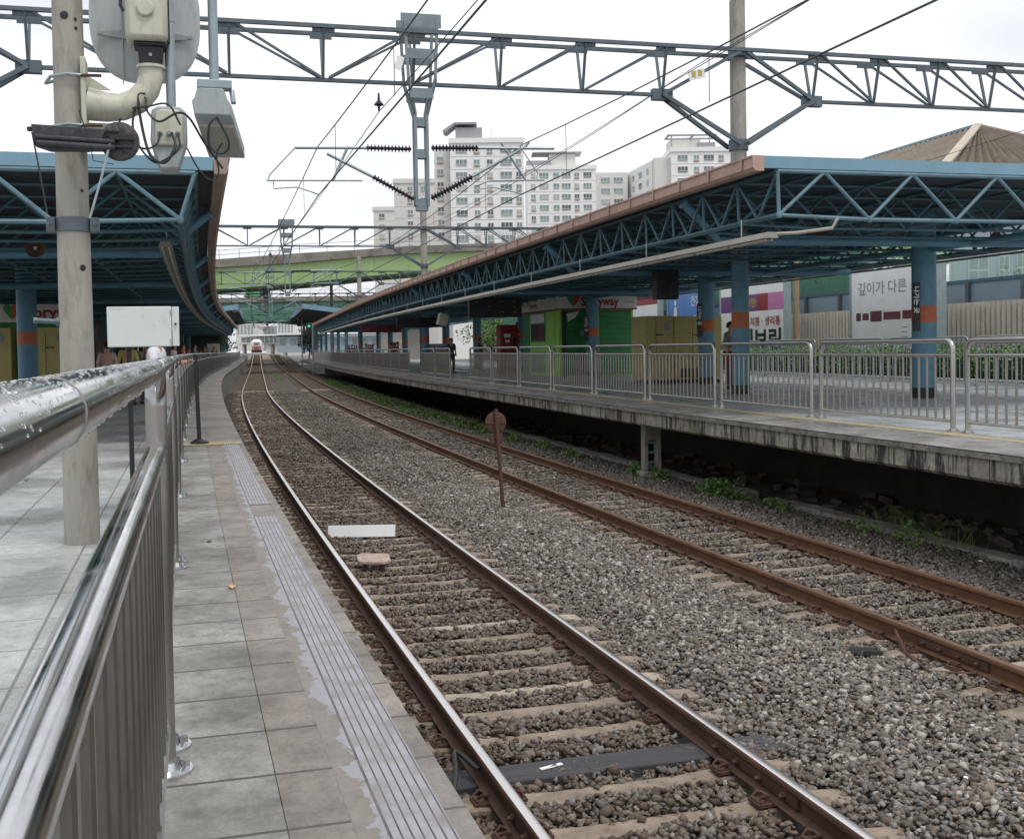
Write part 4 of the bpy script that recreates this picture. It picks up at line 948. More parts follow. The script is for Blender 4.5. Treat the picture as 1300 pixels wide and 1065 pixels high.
# back of the round mirror
mir = at('convex_mirror', 'large grey oval back of a platform mirror hanging from a grey pipe', 'mirror', S9 + .35, -2.62, 0)
b = MB(); N = 48; rx, rz_, zc = .385, .475, 4.87
pr = [(1.0, 0), (1.01, .02), (.985, .035), (.9, .05), (.5, .085), (.05, .1)]
V = []; Fc = []
for q, d in pr:
    for k in range(N): a = 2 * PI * k / N; V.append((rx * q * math.copysign(abs(math.cos(a)) ** .8, math.cos(a)), .0 - d * .6, zc + rz_ * q * math.copysign(abs(math.sin(a)) ** .8, math.sin(a))))
for i in range(len(pr) - 1):
    for k in range(N): Fc.append((i * N + k, i * N + (k + 1) % N, (i + 1) * N + (k + 1) % N, (i + 1) * N + k))
Fc += [tuple(range(N))[::-1], tuple((len(pr) - 1) * N + k for k in range(N))]
b.add(V, Fc); b.build('shell', M('mirror_back', (.46, .49, .51), .5, .1, .06, 2, .04, (.3, .3, .29), .35, 40, 0, (3, 3, .7)), mir)
b = MB()
for sx in (-1, 1): b.prism([(.05, -.03), (.33, .0), (.33, .02), (.05, .05)], (0, -.075, 4.72), (sx, 0, 0), (0, 0, 1), (0, 1, 0), .02); b.lathe([(.012, 0), (.012, .015)], (sx * .31, -.08, 4.73), (0, -1, 0), 8)
b.build('bracket', GREYBOX, mir)
b = MB(); b.box((-.16, -.06, 4.75), (.008, .02, .75)); b.box((.16, -.06, 4.75), (.008, .02, .75)); b.build('seam', GALV, mir)
def hang(name, label, n, s, z0):
    t = at(name, label, name.replace('_', ' '), s, n, 0); b = MB(); b.lathe([(.034, z0), (.034, 6.05)], (0, 0, 0), seg=18); b.lathe([(.038, z0 + .62), (.038, z0 + .66)], (0, 0, 0), seg=18); b.build('hanging_pipe', GALV, t); return t
lt = hang('flood_lamp', 'tilted lamp housing with looped black cables on a thin grey hanging pipe', -2.45, S9, 4.14)
b = MB(); b.prism([(-.115, .20), (-.07, .225), (.08, .225), (.125, .18), (.125, -.02), (.06, -.22), (-.07, -.22), (-.125, -.02)], (-.02, -.10, 3.93), (1, 0, .02), (0, .15, 1), (0, 1, 0), .26); b.build('housing', GREYBOX, lt, bevel=.012)
b = MB(); b.prism([(-.09, .18), (-.06, .20), (.07, .20), (.10, .15), (.10, -.06), (-.10, -.06)], (-.02, -.13, 3.93), (1, 0, .02), (0, .15, 1), (0, 1, 0), .04); b.build('rear_cover', CREAM, lt, bevel=.015)
b = MB(); 
for x in (-.06, 0, .06): b.lathe([(.018, 0), (.018, .03), (.01, .04)], (x - .02, -.13, 3.95), (0, -1, 0), 10)
b.build('cable_glands', GALV, lt)
b = MB()
b.tube(smooth([(.04, -.17, 3.95), (.05, -.22, 3.85), (-.02, -.24, 3.77), (-.12, -.2, 3.74), (-.22, -.15, 3.86), (-.26, -.1, 4.02), (-.22, -.08, 4.18), (-.17, -.1, 4.2), (-.16, -.14, 4.1), (-.08, -.2, 4.02), (.04, -.22, 4.08), (.12, -.16, 4.06), (.22, -.1, 3.9), (.34, -.12, 3.72)]), .008, 6)
b.tube(smooth([(-.08, -.17, 3.95), (-.1, -.24, 3.86), (-.18, -.2, 3.83), (-.3, -.1, 3.9), (-.35, -.05, 4.03), (-.28, -.08, 4.12), (-.16, -.15, 4.13), (-.02, -.2, 4.14), (.06, -.2, 4.0)]), .007, 6)
b.tube(smooth([(.0, -.17, 3.95), (.02, -.26, 3.84), (-.05, -.26, 3.73), (-.14, -.2, 3.78), (-.19, -.12, 3.95), (-.22, -.1, 4.2), (-.17, -.1, 4.23)]), .010, 6)
b.tube(smooth([(.1, -.1, 3.86), (.17, -.12, 3.72), (.25, -.12, 3.64), (.31, -.12, 3.68), (.30, -.12, 3.82), (.34, -.12, 3.9)]), .006, 6)
b.build('looped_cables', CABLE, lt)
fl = hang('box_light', 'grey box light seen from its end below a thin hanging pipe at top left', -2.15, S9, 4.36)
b = MB(); b.box((0, 0, 4.33), (.24, .12, .06)); b.tube([(-.08, 0, 4.3), (-.08, 0, 4.22)], .02, 8); b.tube([(.12, 0, 4.3), (.13, -.03, 4.2)], .02, 8); b.build('yoke', GALV, fl, bevel=.005)
X = Vector((1, 0, 0)); A = Vector((.18, .66, -.40)).normalized()
prf = [(x * 1.10, z * 1.08) for x, z in ((-.085, .0), (-.10, -.02), (-.115, -.07), (-.13, -.085), (-.125, -.10), (-.115, -.175), (.115, -.175), (.115, -.10), (.09, -.06), (.075, -.01), (.065, 0))]
b = MB(); b.prism(prf, (-.02, -.28, 4.24), (1, 0, 0), (0, 0, 1), A, .44); b.build('body', GREYBOX, fl, bevel=.008)
b = MB(); b.prism([(x * .97, z * .97 - .003) for x, z in prf], Vector((-.02, -.28, 4.24)) - A * .02, (1, 0, 0), (0, 0, 1), A, .02); b.build('end_cap', GREYBOX, fl, bevel=.01)
b = MB(); b.prism([(-.122, -.185), (.122, -.185), (.122, -.205), (-.122, -.205)], Vector((-.02, -.28, 4.24)) + A * .08, (1, 0, 0), (0, 0, 1), A, .30); b.build('lens', M('grimy_lens', (.30, .29, .26), .4), fl, bevel=.004)
b = MB(); b.tube(smooth([(0, -.33, 4.04), (-.05, -.34, 3.98), (-.05, -.3, 3.84), (.04, -.28, 3.80), (.08, -.3, 3.88), (0, -.33, 4.04)]), .009, 6); b.build('cable_loop', CABLE, fl)
# beam carrying pipes above the picture
t = at('support_beam', 'grey support beam above the frame carrying the hanging pipes', 'beam', S9, -3.18, 0); b = MB(); b.beam((-.1, 0, 6.06), (1.6, 0, 6.06), .08, .08); b.build('beam', GALV, t)
# old dark lamp arm across the pole
t = at('dark_lamp', 'weathered black trough with a round end disc strapped across the concrete pole', 'lamp', S9 - .25, -3.18, 0)
b = MB(); b.prism([(-.165, .085), (.42, .06), (.42, -.07), (-.05, -.085), (-.145, -.055)], (0, -.06, 3.87), (1, 0, 0), (0, 0, 1), (0, 1, 0), .09)
b.tube([(-.14, -.07, 3.87), (.36, -.07, 3.85)], .018, 8); b.tube([(-.13, -.07, 3.83), (.36, -.07, 3.81)], .022, 8); b.tube([(-.175, -.03, 3.94), (-.175, -.03, 3.91)], .02, 8); b.build('trough', M('weathered_black', (.035, .037, .045), .7, 0, .4, 9, .5, (.10, .10, .10), .5), t, bevel=.006)
b = MB(); b.lathe([(.125, 0), (.13, .01), (.13, .05), (.11, .06)], (.39, .0, 3.86), (0, -1, 0), 28); b.build('disc', M('peeling_black', (.04, .036, .036), .8, 0, .5, 14, .6, (.17, .16, .15), .7), t)
b = MB(); b.box((.41, -.075, 3.88), (.16, .015, .03)); b.box((.40, -.075, 3.82), (.14, .015, .015)); b.build('clip', BLACK, t)
for pts, lb, r in (([(-.16, -.05, 3.90), (-.12, -.08, 3.66), (-.075, -.1, 3.36)], 'thin guy wire left of the concrete pole below the black trough', .006), ([(.33, -.07, 3.84), (.27, -.1, 3.6), (.19, -.1, 3.33)], 'grey conduit hanging from the round disc to the pole collar', .0085), ([(.14, -.1, 4.05), (.2, -.08, 3.85), (.22, -.07, 3.72), (.35, -.07, 3.70)], 'thin black wire looping from the clamp behind the black trough', .004)):
    t = at('hanging_wire', lb, 'wire', S9 - .25, -3.18, 0); b = MB(); b.tube(pts, r, 6); b.build('wire', GALV if r > .008 else CABLE, t)
# white box on black posts
t = at('equipment_box', 'white metal equipment box on black posts just behind the near handrail', 'box', 8.6, -2.645, 0)
b = MB(); b.box((-.035, 0, 2.595), (.40, .17, .262)); b.build('casing', WHITEBOX, t, bevel=.006)
b = MB(); b.box((.19, .01, 2.595), (.045, .18, .258)); b.build('side_door', WHITEBOX, t, bevel=.004)
b = MB(); b.lathe([(.008, 0), (.008, .008)], (.19, -.085, 2.61), (0, -1, 0), 8); b.build('lock', BLACK, t)
for z in (2.50, 2.69): b = MB(); b.box((.163, -.088, z), (.012, .008, .03)); b.build('hinge', GALV, t)
for x in (-.11, .14): b = MB(); b.beam((x, .05, 1.1), (x, .05, 2.47), .03, .03); b.build('post', BLACK, t)
# floor drain
t = at('floor_drain', 'small dark drain in the wet tiles at the far left', 'drain', 12.3, -5.2, 1.101); b = MB(); b.box((0, 0, .003), (.28, .4, .006)); b.build('grate', CONCD, t)
t = at('fallen_leaf', 'small yellow leaf lying on the near platform slabs', 'leaf', 7.25, -2.18, 1.103); b = MB(); b.add([(0, -.05, .004), (.022, 0, .010), (0, .055, .003), (-.022, 0, .012)], [(0, 1, 2, 3)]); b.build('blade', GOLD, t)
t = at('fallen_leaf', 'small brown leaf on the near platform slabs beyond the yellow leaf', 'leaf', 8.9, -2.27, 1.103); b = MB(); b.add([(0, -.04, .004), (.02, 0, .010), (0, .045, .003), (-.02, 0, .012)], [(0, 1, 2, 3)]); b.build('blade', RUST, t)

# ================================================================== KIOSKS AND CABINETS
def heart(par, o, X, Y, sc, m1, m2):
    X = Vector(X); Y = Vector(Y); N = X.cross(Y)
    for side, mm, nm in ((-1, m1, 'leaf_emblem'), (1, m2, 'flame_emblem')):
        P = []
        for i in range(13):
            a = PI * i / 12; P.append((side * (.5 - .5 * math.cos(a)) * .55, .28 * math.sin(a) + .25))
        P += [(side * .42, .0), (side * .2, -.3), (0, -.5)]
        if side < 0: P = P[::-1]
        b = MB(); b.add([Vector(o) + X * (p[0] * sc + side * .005) + Y * p[1] * sc + N * (.004 + .001 * side) for p in P], [tuple(range(len(P)))]); b.build(nm, mm, par, local=False, smooth=False)
LOGOG = M('logo_green', (.05, .30, .08), .6); LOGOR = M('logo_orange', (.55, .10, .04), .6)
k0s, k1s, k0n, k1n = 44.4, 50.0, 11.45, 14.6
kt = thing('kiosk', 'green platform shop with white header board reading Storyway and closed dark green shutters', 'kiosk', W(k0s, k0n, P2))
b = MB(); b.sweep([(k0n, P2), (k1n, P2), (k1n, 3.93), (k0n, 3.93)], k0s, k1s, 1); b.build('wall', GREENK, kt, local=False, smooth=False)
b = MB(); b.sweep([(k0n - .12, 3.92), (k1n + .12, 3.92), (k1n + .12, 4.48), (k0n - .12, 4.48)], k0s - .12, k1s + .1, 1); b.build('header_board', HEADER, kt, local=False, smooth=False)
b = MB(); b.sweep([(k0n - .13, 3.87), (k1n + .13, 3.87), (k1n + .13, 3.925), (k0n - .13, 3.925)], k0s - .14, k1s + .1, 1); b.build('red_trim', REDP, kt, local=False, smooth=False)
for j in range(2):
    n0 = k0n + .30 + j * 1.42; b = MB(); V = []
    for i in range(27):
        z = P2 + .05 + i * .1; V += [W(k0s - .02 - (.02 if i % 2 else 0), n0, z), W(k0s - .02 - (.02 if i % 2 else 0), n0 + 1.34, z)]
    b.add(V, [(i * 2, i * 2 + 1, i * 2 + 3, i * 2 + 2) for i in range(26)]); b.build('shutter', GREENS, kt, local=False, smooth=False)
b = MB(); b.beam(W(k0s - .04, k0n + .2, P2), W(k0s - .04, k0n + .2, 3.9), .16, .12); b.build('corner_post', BLACK, kt, local=False)
tn = (W(k0s - 1, k0n, 0) - W(k0s, k0n, 0)).normalized(); nr = (W(k0s, k0n + 1, 0) - W(k0s, k0n, 0)).normalized(); Z = Vector((0, 0, 1))
text('Storyway', .50, REDT, kt, W(k0s - .14, k0n + .90, 4.04), nr, Z, bold=.012, sx=.84)
heart(kt, W(k0s - .145, k0n + .58, 4.22), nr, Z, .46, LOGOG, LOGOR)
b = MB()
for i, wd in ((0, .18), (1, .10), (2, .22), (3, .12)): b.box(W(k0s - .13, k0n + 2.80 + i * .11, 4.16), (wd * .5, .01, .05), Matrix.Rotation(float(TH(k0s)), 3, 'Z'))
b.build('small_print', GREYT, kt, local=False)
b = MB(); b.add([W(k0s - .06, k0n + .32, 3.72), W(k0s - .06, k0n + .85, 3.82), W(k0s - .06, k0n + .70, 3.58), W(k0s - .06, k0n + .36, 3.40)], [(0, 3, 2, 1)]); b.build('folded_paper', WHITEP, kt, local=False, smooth=False)
b = MB(); p = W(k0s - .06, k0n + .95, 2.95); b.lathe([(.11, 0), (.11, .01)], p, tn, 20); b.build('round_sticker', M('pale_sticker', (.20, .30, .25), .6), kt, local=False)
# track-facing side: window, door
def sidebox(par, name, mat, s_a, s_b, z_a, z_b, out, d=.03):
    b = MB(); b.sweep([(out - d, z_a), (out, z_a), (out, z_b), (out - d, z_b)], s_a, s_b, 1); return b.build(name, mat, par, local=False, smooth=False)
wf = sidebox(kt, 'window', GREEN_TEAL, 46.35, 48.6, 2.62, 3.84, k0n)
for a, c, z_a, z_b, mm in ((46.42, 47.42, 3.42, 3.80, WHITEP), (47.5, 48.52, 3.42, 3.80, WHITEP), (46.42, 47.42, 2.68, 3.36, MAROON), (47.5, 48.52, 2.68, 3.36, BLACK)): sidebox(wf, 'pane', mm, a, c, z_a, z_b, k0n - .03, .012)
sidebox(kt, 'door', GREENK, 44.9, 46.1, P2 + .05, 3.8, k0n, .04); sidebox(kt, 'lower_panel', GREEN_TEAL, 46.4, 48.5, P2 + .15, 2.2, k0n, .03); sidebox(kt, 'end_pillar', GREEN_TEAL, 48.9, 49.9, P2, 3.86, k0n, .04)
text('Storyway', .30, REDT, kt, W(48.3, k0n - .135, 4.08), (W(44, k0n, 0) - W(48, k0n, 0)).normalized(), Z, bold=.004)
heart(kt, W(48.65, k0n - .135, 4.25), (W(44, k0n, 0) - W(48, k0n, 0)).normalized(), Z, .30, GOLD, GOLD)
t = at('vending_machine', 'tall red drinks machine with white lettering beside the green shop', 'vending machine', 51.2, 11.0, P2)
b = MB(); b.box((0, 0, 1.12), (.85, .8, 2.24)); b.build('cabinet', REDP, t, bevel=.03)
b = MB(); b.box((-.1, -.405, 1.75), (.3, .012, .18)); b.box((-.1, -.405, 1.5), (.2, .012, .12)); b.build('label_print', WHITET, t)
b = MB(); b.box((.25, -.405, 1.4), (.16, .014, .5)); b.build('panel', BLACK, t)
# cabinets
def cabinet(label, s, n, wd, dp, h, z=P2, vents=True, grp=None, sticker=True):
    t = at('cabinet', label, 'cabinet', s, n, z, grp)
    b = MB(); b.box((wd / 2, dp / 2, h / 2 + .06), (wd, dp, h - .12)); b.build('body', YEL, t, bevel=.012)
    b = MB(); b.box((wd / 2, dp / 2, .05), (wd - .1, dp - .1, .1)); b.build('plinth', BLACK, t)
    b = MB(); b.box((wd * .38, -.006, h * .5), (.008, .01, h - .2)); b.build('door_seam', BLACK, t)
    if sticker:
        b = MB(); b.lathe([(.10, 0), (.10, .006)], (wd * .78, -.001, h - .28), (0, -1, 0), 18); b.lathe([(.06, 0.004), (.06, .008)], (wd * .78, -.001, h - .40), (0, -1, 0), 18); b.build('round_sticker', M('grey_sticker', (.24, .28, .31), .6), t)
        b = MB(); b.box((wd * .5, -.004, h * .72), (.26, .012, .035)); b.build('nameplate', BLACK, t)
    if vents:
        for i in range(5): b = MB(); b.box((.25 + i * .13, -.004, .32), (.07, .012, .30)); b.build('vent', BLACK, t)
    return t
cabinet('tall yellow cabinet at left of the pair beside the painted mast', 34.0, 11.12, .95, 1.2, 2.12, vents=False)
cabinet('wider yellow cabinet with black vents, right of its yellow neighbour', 34.0, 12.09, 1.62, 1.2, 2.10)
# left platform: shop with header and yellow cabinets
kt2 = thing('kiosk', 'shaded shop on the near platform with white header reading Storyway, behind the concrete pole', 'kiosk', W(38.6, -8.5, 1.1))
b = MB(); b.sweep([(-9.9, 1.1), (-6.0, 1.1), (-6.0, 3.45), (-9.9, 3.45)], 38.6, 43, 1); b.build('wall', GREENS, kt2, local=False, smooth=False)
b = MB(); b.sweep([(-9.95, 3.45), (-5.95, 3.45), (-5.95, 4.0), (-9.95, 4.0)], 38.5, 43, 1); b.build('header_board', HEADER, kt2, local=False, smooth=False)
oo = W(38.48, -8.25, 3.55); nr2 = (W(38.5, -5, 0) - W(38.5, -6, 0)).normalized(); text('Storyway', .50, REDT, kt2, W(38.48, -7.65, 3.58), nr2, Z, bold=.012); heart(kt2, W(38.47, -7.85, 3.76), nr2, Z, .46, LOGOG, LOGOR)
cabinet('shaded yellow cabinet left of the blue column on the near platform', 37.2, -8.85, 1.15, .8, 2.15, 1.1, False)
cabinet('shaded yellow cabinet between the blue column and the concrete pole', 37.2, -7.12, 1.0, .8, 2.15, 1.1, False)

# ================================================================== BILLBOARDS, BARRIER, PLANTING
def board(label, s_a, s_b, n, z0, z1, cat='billboard', mat=WHITEP):
    t = thing('billboard', label, cat, W((s_a + s_b) / 2, n, z0))
    b = MB(); b.sweep([(n, z0), (n + .25, z0), (n + .25, z1), (n, z1)], s_a, s_b, 1.5); b.build('panel', mat, t, local=False, smooth=False)
    for s in (s_a + .6, s_b - .6): b = MB(); b.beam(W(s, n + .12, P2 - .6), W(s, n + .12, z0), .14, .14); b.build('leg', GALV, t, local=False, smooth=False)
    for sa in (s_a - .05, s_b - .0): b = MB(); b.beam(W(sa, n + .1, z0), W(sa, n + .1, z1 + .03), .3, .06); b.build('side_frame', GALV, t, local=False)
    return t
def patch(par, name, mat, s_a, s_b, n, z0, z1, k=1):
    b = MB(); b.sweep([(n - .004 * k, z0), (n - .004 * k, z1)], s_a, s_b, 1.5, closed=False); return b.build(name, mat, par, local=False, smooth=False)
def btext(par, body, size, mat, s, n, z, bold=0, sx=1.0, slen=6, k=2):
    X = (W(s - slen / 2, n, 0) - W(s, n, 0)).normalized(); return text(body, size, mat, par, W(s, n - .006 * k, z), X, Z, bold=bold, sx=sx)
t = board('white billboard with purple and pink band and big black Korean lettering', 41.6, 47.6, 19.9, 1.9, 4.85)
patch(t, 'purple_band', PURP, 43.9, 47.55, 19.9, 3.75, 4.45); patch(t, 'pink_band', PINKP, 41.65, 43.0, 19.9, 3.75, 4.45); patch(t, 'red_band', REDP, 43.0, 43.9, 19.9, 3.75, 4.45)
btext(t, '게보린!', .42, GOLD, 45.3, 19.9, 3.95, .008); btext(t, '두통 · 치통 · 생리통', .40, REDT, 46.0, 19.9, 3.17, .006, 1.25); btext(t, '게보린', .95, INK, 45.6, 19.9, 2.22, .03, 1.45)
patch(t, 'logo_mark', PURP, 42.0, 42.45, 19.9, 2.2, 2.6); patch(t, 'logo_inner', WHITET, 42.08, 42.37, 19.9, 2.26, 2.5, 2)
t = board('large pale billboard with dark red strip and faint grey lettering behind the nearest blue column', 31.6, 36.6, 19.9, 1.85, 4.84)
btext(t, '깊이가 다른 소리!', .48, GREYT, 36.2, 19.9, 4.05, .0, 1.25)
for a, c, z0, z1 in ((36.3, 36.0, 3.12, 3.4), (35.9, 35.5, 3.14, 3.38), (35.4, 34.7, 3.08, 3.44), (34.6, 33.6, 3.13, 3.39), (33.5, 32.2, 3.13, 3.41)): patch(t, 'red_print', MAROON, c, a, 19.9, z0, z1)
for i in range(6): patch(t, 'small_print', GREYT, 33.2, 33.55, 19.9, 2.85 - i * .16, 2.88 - i * .16)
patch(t, 'side_print', GREYT, 31.75, 32.15, 19.9, 4.25, 4.6); patch(t, 'logo_mark', PURP, 33.25, 33.45, 19.9, 1.98, 2.12)
t = board('blue billboard with white figures and Korean lettering behind the cabinets', 49.0, 53.9, 19.9, 1.9, 4.92, mat=BLUEB)
btext(t, '건강의 집', .52, WHITET, 51.0, 19.9, 4.25, .008, 1.1)
b = MB(); o = W(52.9, 19.88, 3.3); Xd = (W(50, 19.9, 0) - W(53, 19.9, 0)).normalized()
b.prism([(-.08, .0), (.08, 0), (.08, .5), (.22, .5), (.22, .66), (.1, .95), (-.1, .95), (-.22, .66), (-.22, .5), (-.08, .5)], o, Xd, Z, -Xd.cross(Z), .006); b.lathe([(.13, 0), (.13, .006)], o + Z * 1.12, Xd.cross(Z), 16)
o = W(51.3, 19.88, 2.9); b.prism([(-.6, 0), (.3, 0), (.35, .25), (.75, .9), (.9, .85), (.5, .2), (.7, -.1), (-.5, -.1)], o, Xd, Z, -Xd.cross(Z), .006); b.build('white_figures', WHITET, t, local=False, smooth=False)
t = board('white billboard with a red top stripe left of the blue billboard', 55.3, 61.5, 19.9, 1.9, 5.0)
patch(t, 'red_stripe', REDP, 55.35, 61.45, 19.9, 4.5, 4.95); patch(t, 'portrait_print', GREYT, 57.0, 58.2, 19.9, 2.3, 3.9); patch(t, 'purple_print', PURP, 59.6, 61.0, 19.9, 2.2, 4.2)
t = board('tall narrow white notice panel farther along the barrier', 68.0, 71.5, 19.9, 1.9, 4.6)
patch(t, 'print', BLUEB, 68.6, 70.8, 19.9, 3.5, 4.3)

t = thing('noise_barrier', 'cream corrugated noise barrier with blue band, posts and green glass on top, behind the hedge', 'barrier', W(30, 21.2, 0))
b = MB(); V = []; s = 6.0; i = 0
while s < 110:
    for q, d in ((0, 0), (.14, 0), (.15, .13), (.23, .13), (.24, 0)): V += [W(s + q, 21.1 + d, 2.0), W(s + q, 21.1 + d, 3.58)]
    s += .24
b.add(V, [(k * 2, k * 2 + 1, k * 2 + 3, k * 2 + 2) for k in range(len(V) // 2 - 1)]); b.build('corrugated_panel', M('cream_cladding', (.62, .58, .50), .75, 0, .1, .6, .1, (.3, .28, .23), .4), t, local=False, smooth=False)
b = MB(); b.sweep([(21.25, .2), (21.4, .2), (21.4, 2.02), (21.25, 2.02)], 6, 110, 2); b.build('lower_wall', M('lower_wall', (.17, .13, .11), .9, 0, .3, 2, .3), t, local=False)
b = MB(); b.sweep([(21.35, 3.58), (21.4, 3.58), (21.4, 4.22), (21.35, 4.22)], 6, 110, 2); b.build('blue_panel', M('blue_grey_band', (.22, .29, .35), .5, 0, .1, .5, .05), t, local=False, smooth=False)
b = MB(); b.sweep([(21.37, 4.3), (21.39, 4.3), (21.39, 5.4), (21.37, 5.4)], 6, 38, 2); b.build('green_glass', ACRY, t, local=False, smooth=False)
b = MB(); b.sweep([(21.37, 4.3), (21.39, 4.3), (21.39, 6.0), (21.37, 6.0)], 38, 110, 2); b.build('green_netting', GMESH, t, local=False, smooth=False)
b = MB(); b.sweep([(21.3, 4.22), (21.44, 4.22), (21.44, 4.32), (21.3, 4.32)], 6, 110, 2); b.build('cap_rail', BLUE_D, t, local=False, smooth=False)
for i in range(40):
    s = 6 + i * 2.6; b = MB(); b.beam(W(s, 21.3, 0), W(s, 21.3, 4.25), .14, .14, up=W(s, 1, 0) - W(s, 0, 0)); b.build('post', STEEL, t, local=False, smooth=False)
for s, lb in ((39.5, 'brown wooden pole rising between the two white billboards'),):
    t = at('wooden_pole', lb, 'pole', s, 19.3, P2 - .3); b = MB(); b.lathe([(.13, 0), (.12, 4.6)], (0, 0, 0), seg=12); b.build('shaft', M('pole_wood', (.30, .23, .15), .85, 0, .25, 5, .5, None, 0, 30, 0, (4, 4, .5)), t)

def leaves(b, pts, size, flat=.0):
    for c in pts:
        R = Matrix.Rotation(random.uniform(0, 6.28), 3, 'Z') @ Matrix.Rotation(random.uniform(-1.3, 1.3), 3, 'X') @ Matrix.Rotation(random.uniform(-1.2, 1.2), 3, 'Y')
        s = size * random.uniform(.6, 1.4); c = Vector(c)
        b.add([c + R @ Vector(p) * s for p in ((-.5, 0, 0), (0, -.28, .05), (.5, 0, 0), (0, .28, .05))], [(0, 1, 2, 3)])
t = thing('hedge', 'clipped green hedge behind the dark railing on the far platform', 'hedge', W(36, 18.7, P2))
b = MB(); P = []
for i in range(26000):
    s = 14 + 44 * (random.random() ** 1.25); n = random.uniform(18.0, 19.3); z = P2 + .12 + .88 * random.random() ** .6 + .12 * math.sin(s * 3.1) * math.sin(n * 5 + s)
    if s < 26 and random.random() < .35: continue
    P.append(W(s, n, z))
leaves(b, P, .10); b.build('foliage', LEAF, t, local=False, smooth=False)
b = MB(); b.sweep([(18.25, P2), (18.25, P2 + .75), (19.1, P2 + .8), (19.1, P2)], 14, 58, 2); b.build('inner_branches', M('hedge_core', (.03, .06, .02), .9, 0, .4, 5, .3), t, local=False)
for k in range(6):
    s = 15.5 + k * 2.4; t = thing('shrub', 'reddish brown sparse shrub in front of the cream barrier', 'shrub', W(s, 19.6, P2), 0, 'brown shrubs before the barrier')
    b = MB(); P = []
    c = W(s, 19.6, P2 + .7)
    for i in range(420):
        v = Vector((random.gauss(0, .42), random.gauss(0, .25), random.gauss(-.1, .24))); P.append(c + v)
    leaves(b, P, .11); b.build('foliage', DEAD if k % 3 else LEAFD, t, local=False, smooth=False)
    b = MB()
    for i in range(9): b.tube([W(s, 19.6, P2), c + Vector((random.gauss(0, .3), random.gauss(0, .2), random.uniform(0, .5)))], .012, 4)
    b.build('stems', BARK, t, local=False)
def tree(label, s, n, z0, h, rad, mat, cnt=2600, grp=None, leaf=.2, trunk=.14, P=None):
    base = W(s, n, z0) if P is None else P
    t = thing('tree', label, 'tree', base, 0, grp); b = MB(); LP = []
    cl = [(Vector((random.gauss(0, rad * .45), random.gauss(0, rad * .45), h * random.uniform(.5, .95))), rad * random.uniform(.28, .55)) for _ in range(13)]
    for i in range(cnt):
        c, r = random.choice(cl); d = Vector((random.gauss(0, 1), random.gauss(0, 1), random.gauss(0, .8))).normalized() * (r * random.random() ** .35); LP.append(base + c + d)
    leaves(b, LP, leaf); b.build('crown', mat, t, local=False, smooth=False)
    b = MB(); b.tube([base, base + Vector((.1, .05, h * .35)), base + Vector((0, 0, h * .75))], [trunk, trunk * .7, trunk * .3], 8)
    for c, r in cl: b.tube([base + Vector((0, 0, h * random.uniform(.3, .5))), base + c], [trunk * .35, trunk * .1], 5)
    b.build('trunk', BARK, t, local=False); return t
tree('dark bushy tree rising behind the barrier between the white billboards', 44, 25, 0, 7.2, 3.2, LEAFD)
tree('dark tree crown behind the green netting near the wooden pole', 50, 27, 0, 8.0, 3.6, LEAFD)
tree('leafy tree seen over the yellow cabinets', 62, 23.5, 0, 6.0, 2.4, LEAF)
tree('dark tree seen left of the red drinks machine', 84, 22, 0, 6.4, 2.6, LEAFD)
tree('bright green tree seen beyond the farther columns of the far platform', 92, 19.0, 0, 5.2, 2.2, LEAF)
tree('young sapling in front of the pale blue building, at left of its row', 33, 24.5, 0, 5.5, 1.1, WEEDL, 260, 'saplings before the pale blue building', .16, .05)
tree('young sapling in front of the pale blue building, right of the first window', 30, 24.8, 0, 5.6, 1.0, WEEDL, 240, 'saplings before the pale blue building', .16, .05)
tree('young sapling at the right frame edge in front of the pale blue building', 27.3, 24.5, 0, 6.2, .9, WEEDL, 300, 'saplings before the pale blue building', .16, .05)
# weeds
t_ = MB(); P = []
def clump(s, n, rs, rn, cnt, hh):
    for i in range(cnt):
        a = random.gauss(0, rs * .5); c = random.gauss(0, rn * .5); k = math.exp(-(a / rs) ** 2 * 2)
        P.append(W(s + a, n + c, -.24 + random.random() * hh * k))
for s, n, c, hh in ((22.6, 6.45, 600, .26), (22.1, 6.6, 300, .2), (19.2, 6.5, 500, .28), (18.8, 6.6, 250, .3), (17.3, 6.7, 120, .16), (14.9, 6.75, 60, .15), (13.6, 6.8, 50, .3), (29, 6.3, 420, .25), (31.5, 6.2, 380, .25), (27, 6.4, 200, .18)): clump(s, n, .5, .22, c, hh)
for i in range(60):
    s = 34 + i * 1.1; clump(s + random.uniform(-.4, .4), 6.0 + random.uniform(-.25, .35), .7, .5, int(random.uniform(110, 300)), random.uniform(.15, .42))
clump(16.2, -1.35, .25, .1, 60, .1); clump(12.9, -1.45, .2, .1, 40, .1)
for i in range(50): clump(100 + i, 2.1 + random.uniform(-.3, .3), 1.0, .5, 30, .25)
leaves(t_, P, .075)
for i in range(60):
    s = random.gauss(13.6, .5); n = random.gauss(6.8, .2); p = W(s, n, -.2); t_.tube([p, p + Vector((random.gauss(0, .05), random.gauss(0, .05), .2)), p + Vector((random.gauss(0, .12), random.gauss(0, .12), .38))], [.004, .003, .001], 3)
o = t_.build('trackside_weeds', WEEDL, smooth=False); struct(o, 'stuff')
b = MB()
for i in range(60):                                                              # litter and pale stones
    s = random.uniform(5, 30); n = random.choice((random.uniform(-1.6, -1.0), random.uniform(1, 3.2), random.uniform(5.3, 6.8)))
    R = Matrix.Rotation(random.uniform(0, 6), 3, 'Z') @ Matrix.Rotation(random.uniform(-.5, .5), 3, 'X'); r = random.uniform(.012, .032); b.box(W(s, n, -.16 + float(bed_h(n)) + .205), (r * 1.6, r, r * .5), R, taper=.7)
struct(b.build('pale_litter', WHITEP, smooth=False), 'stuff')

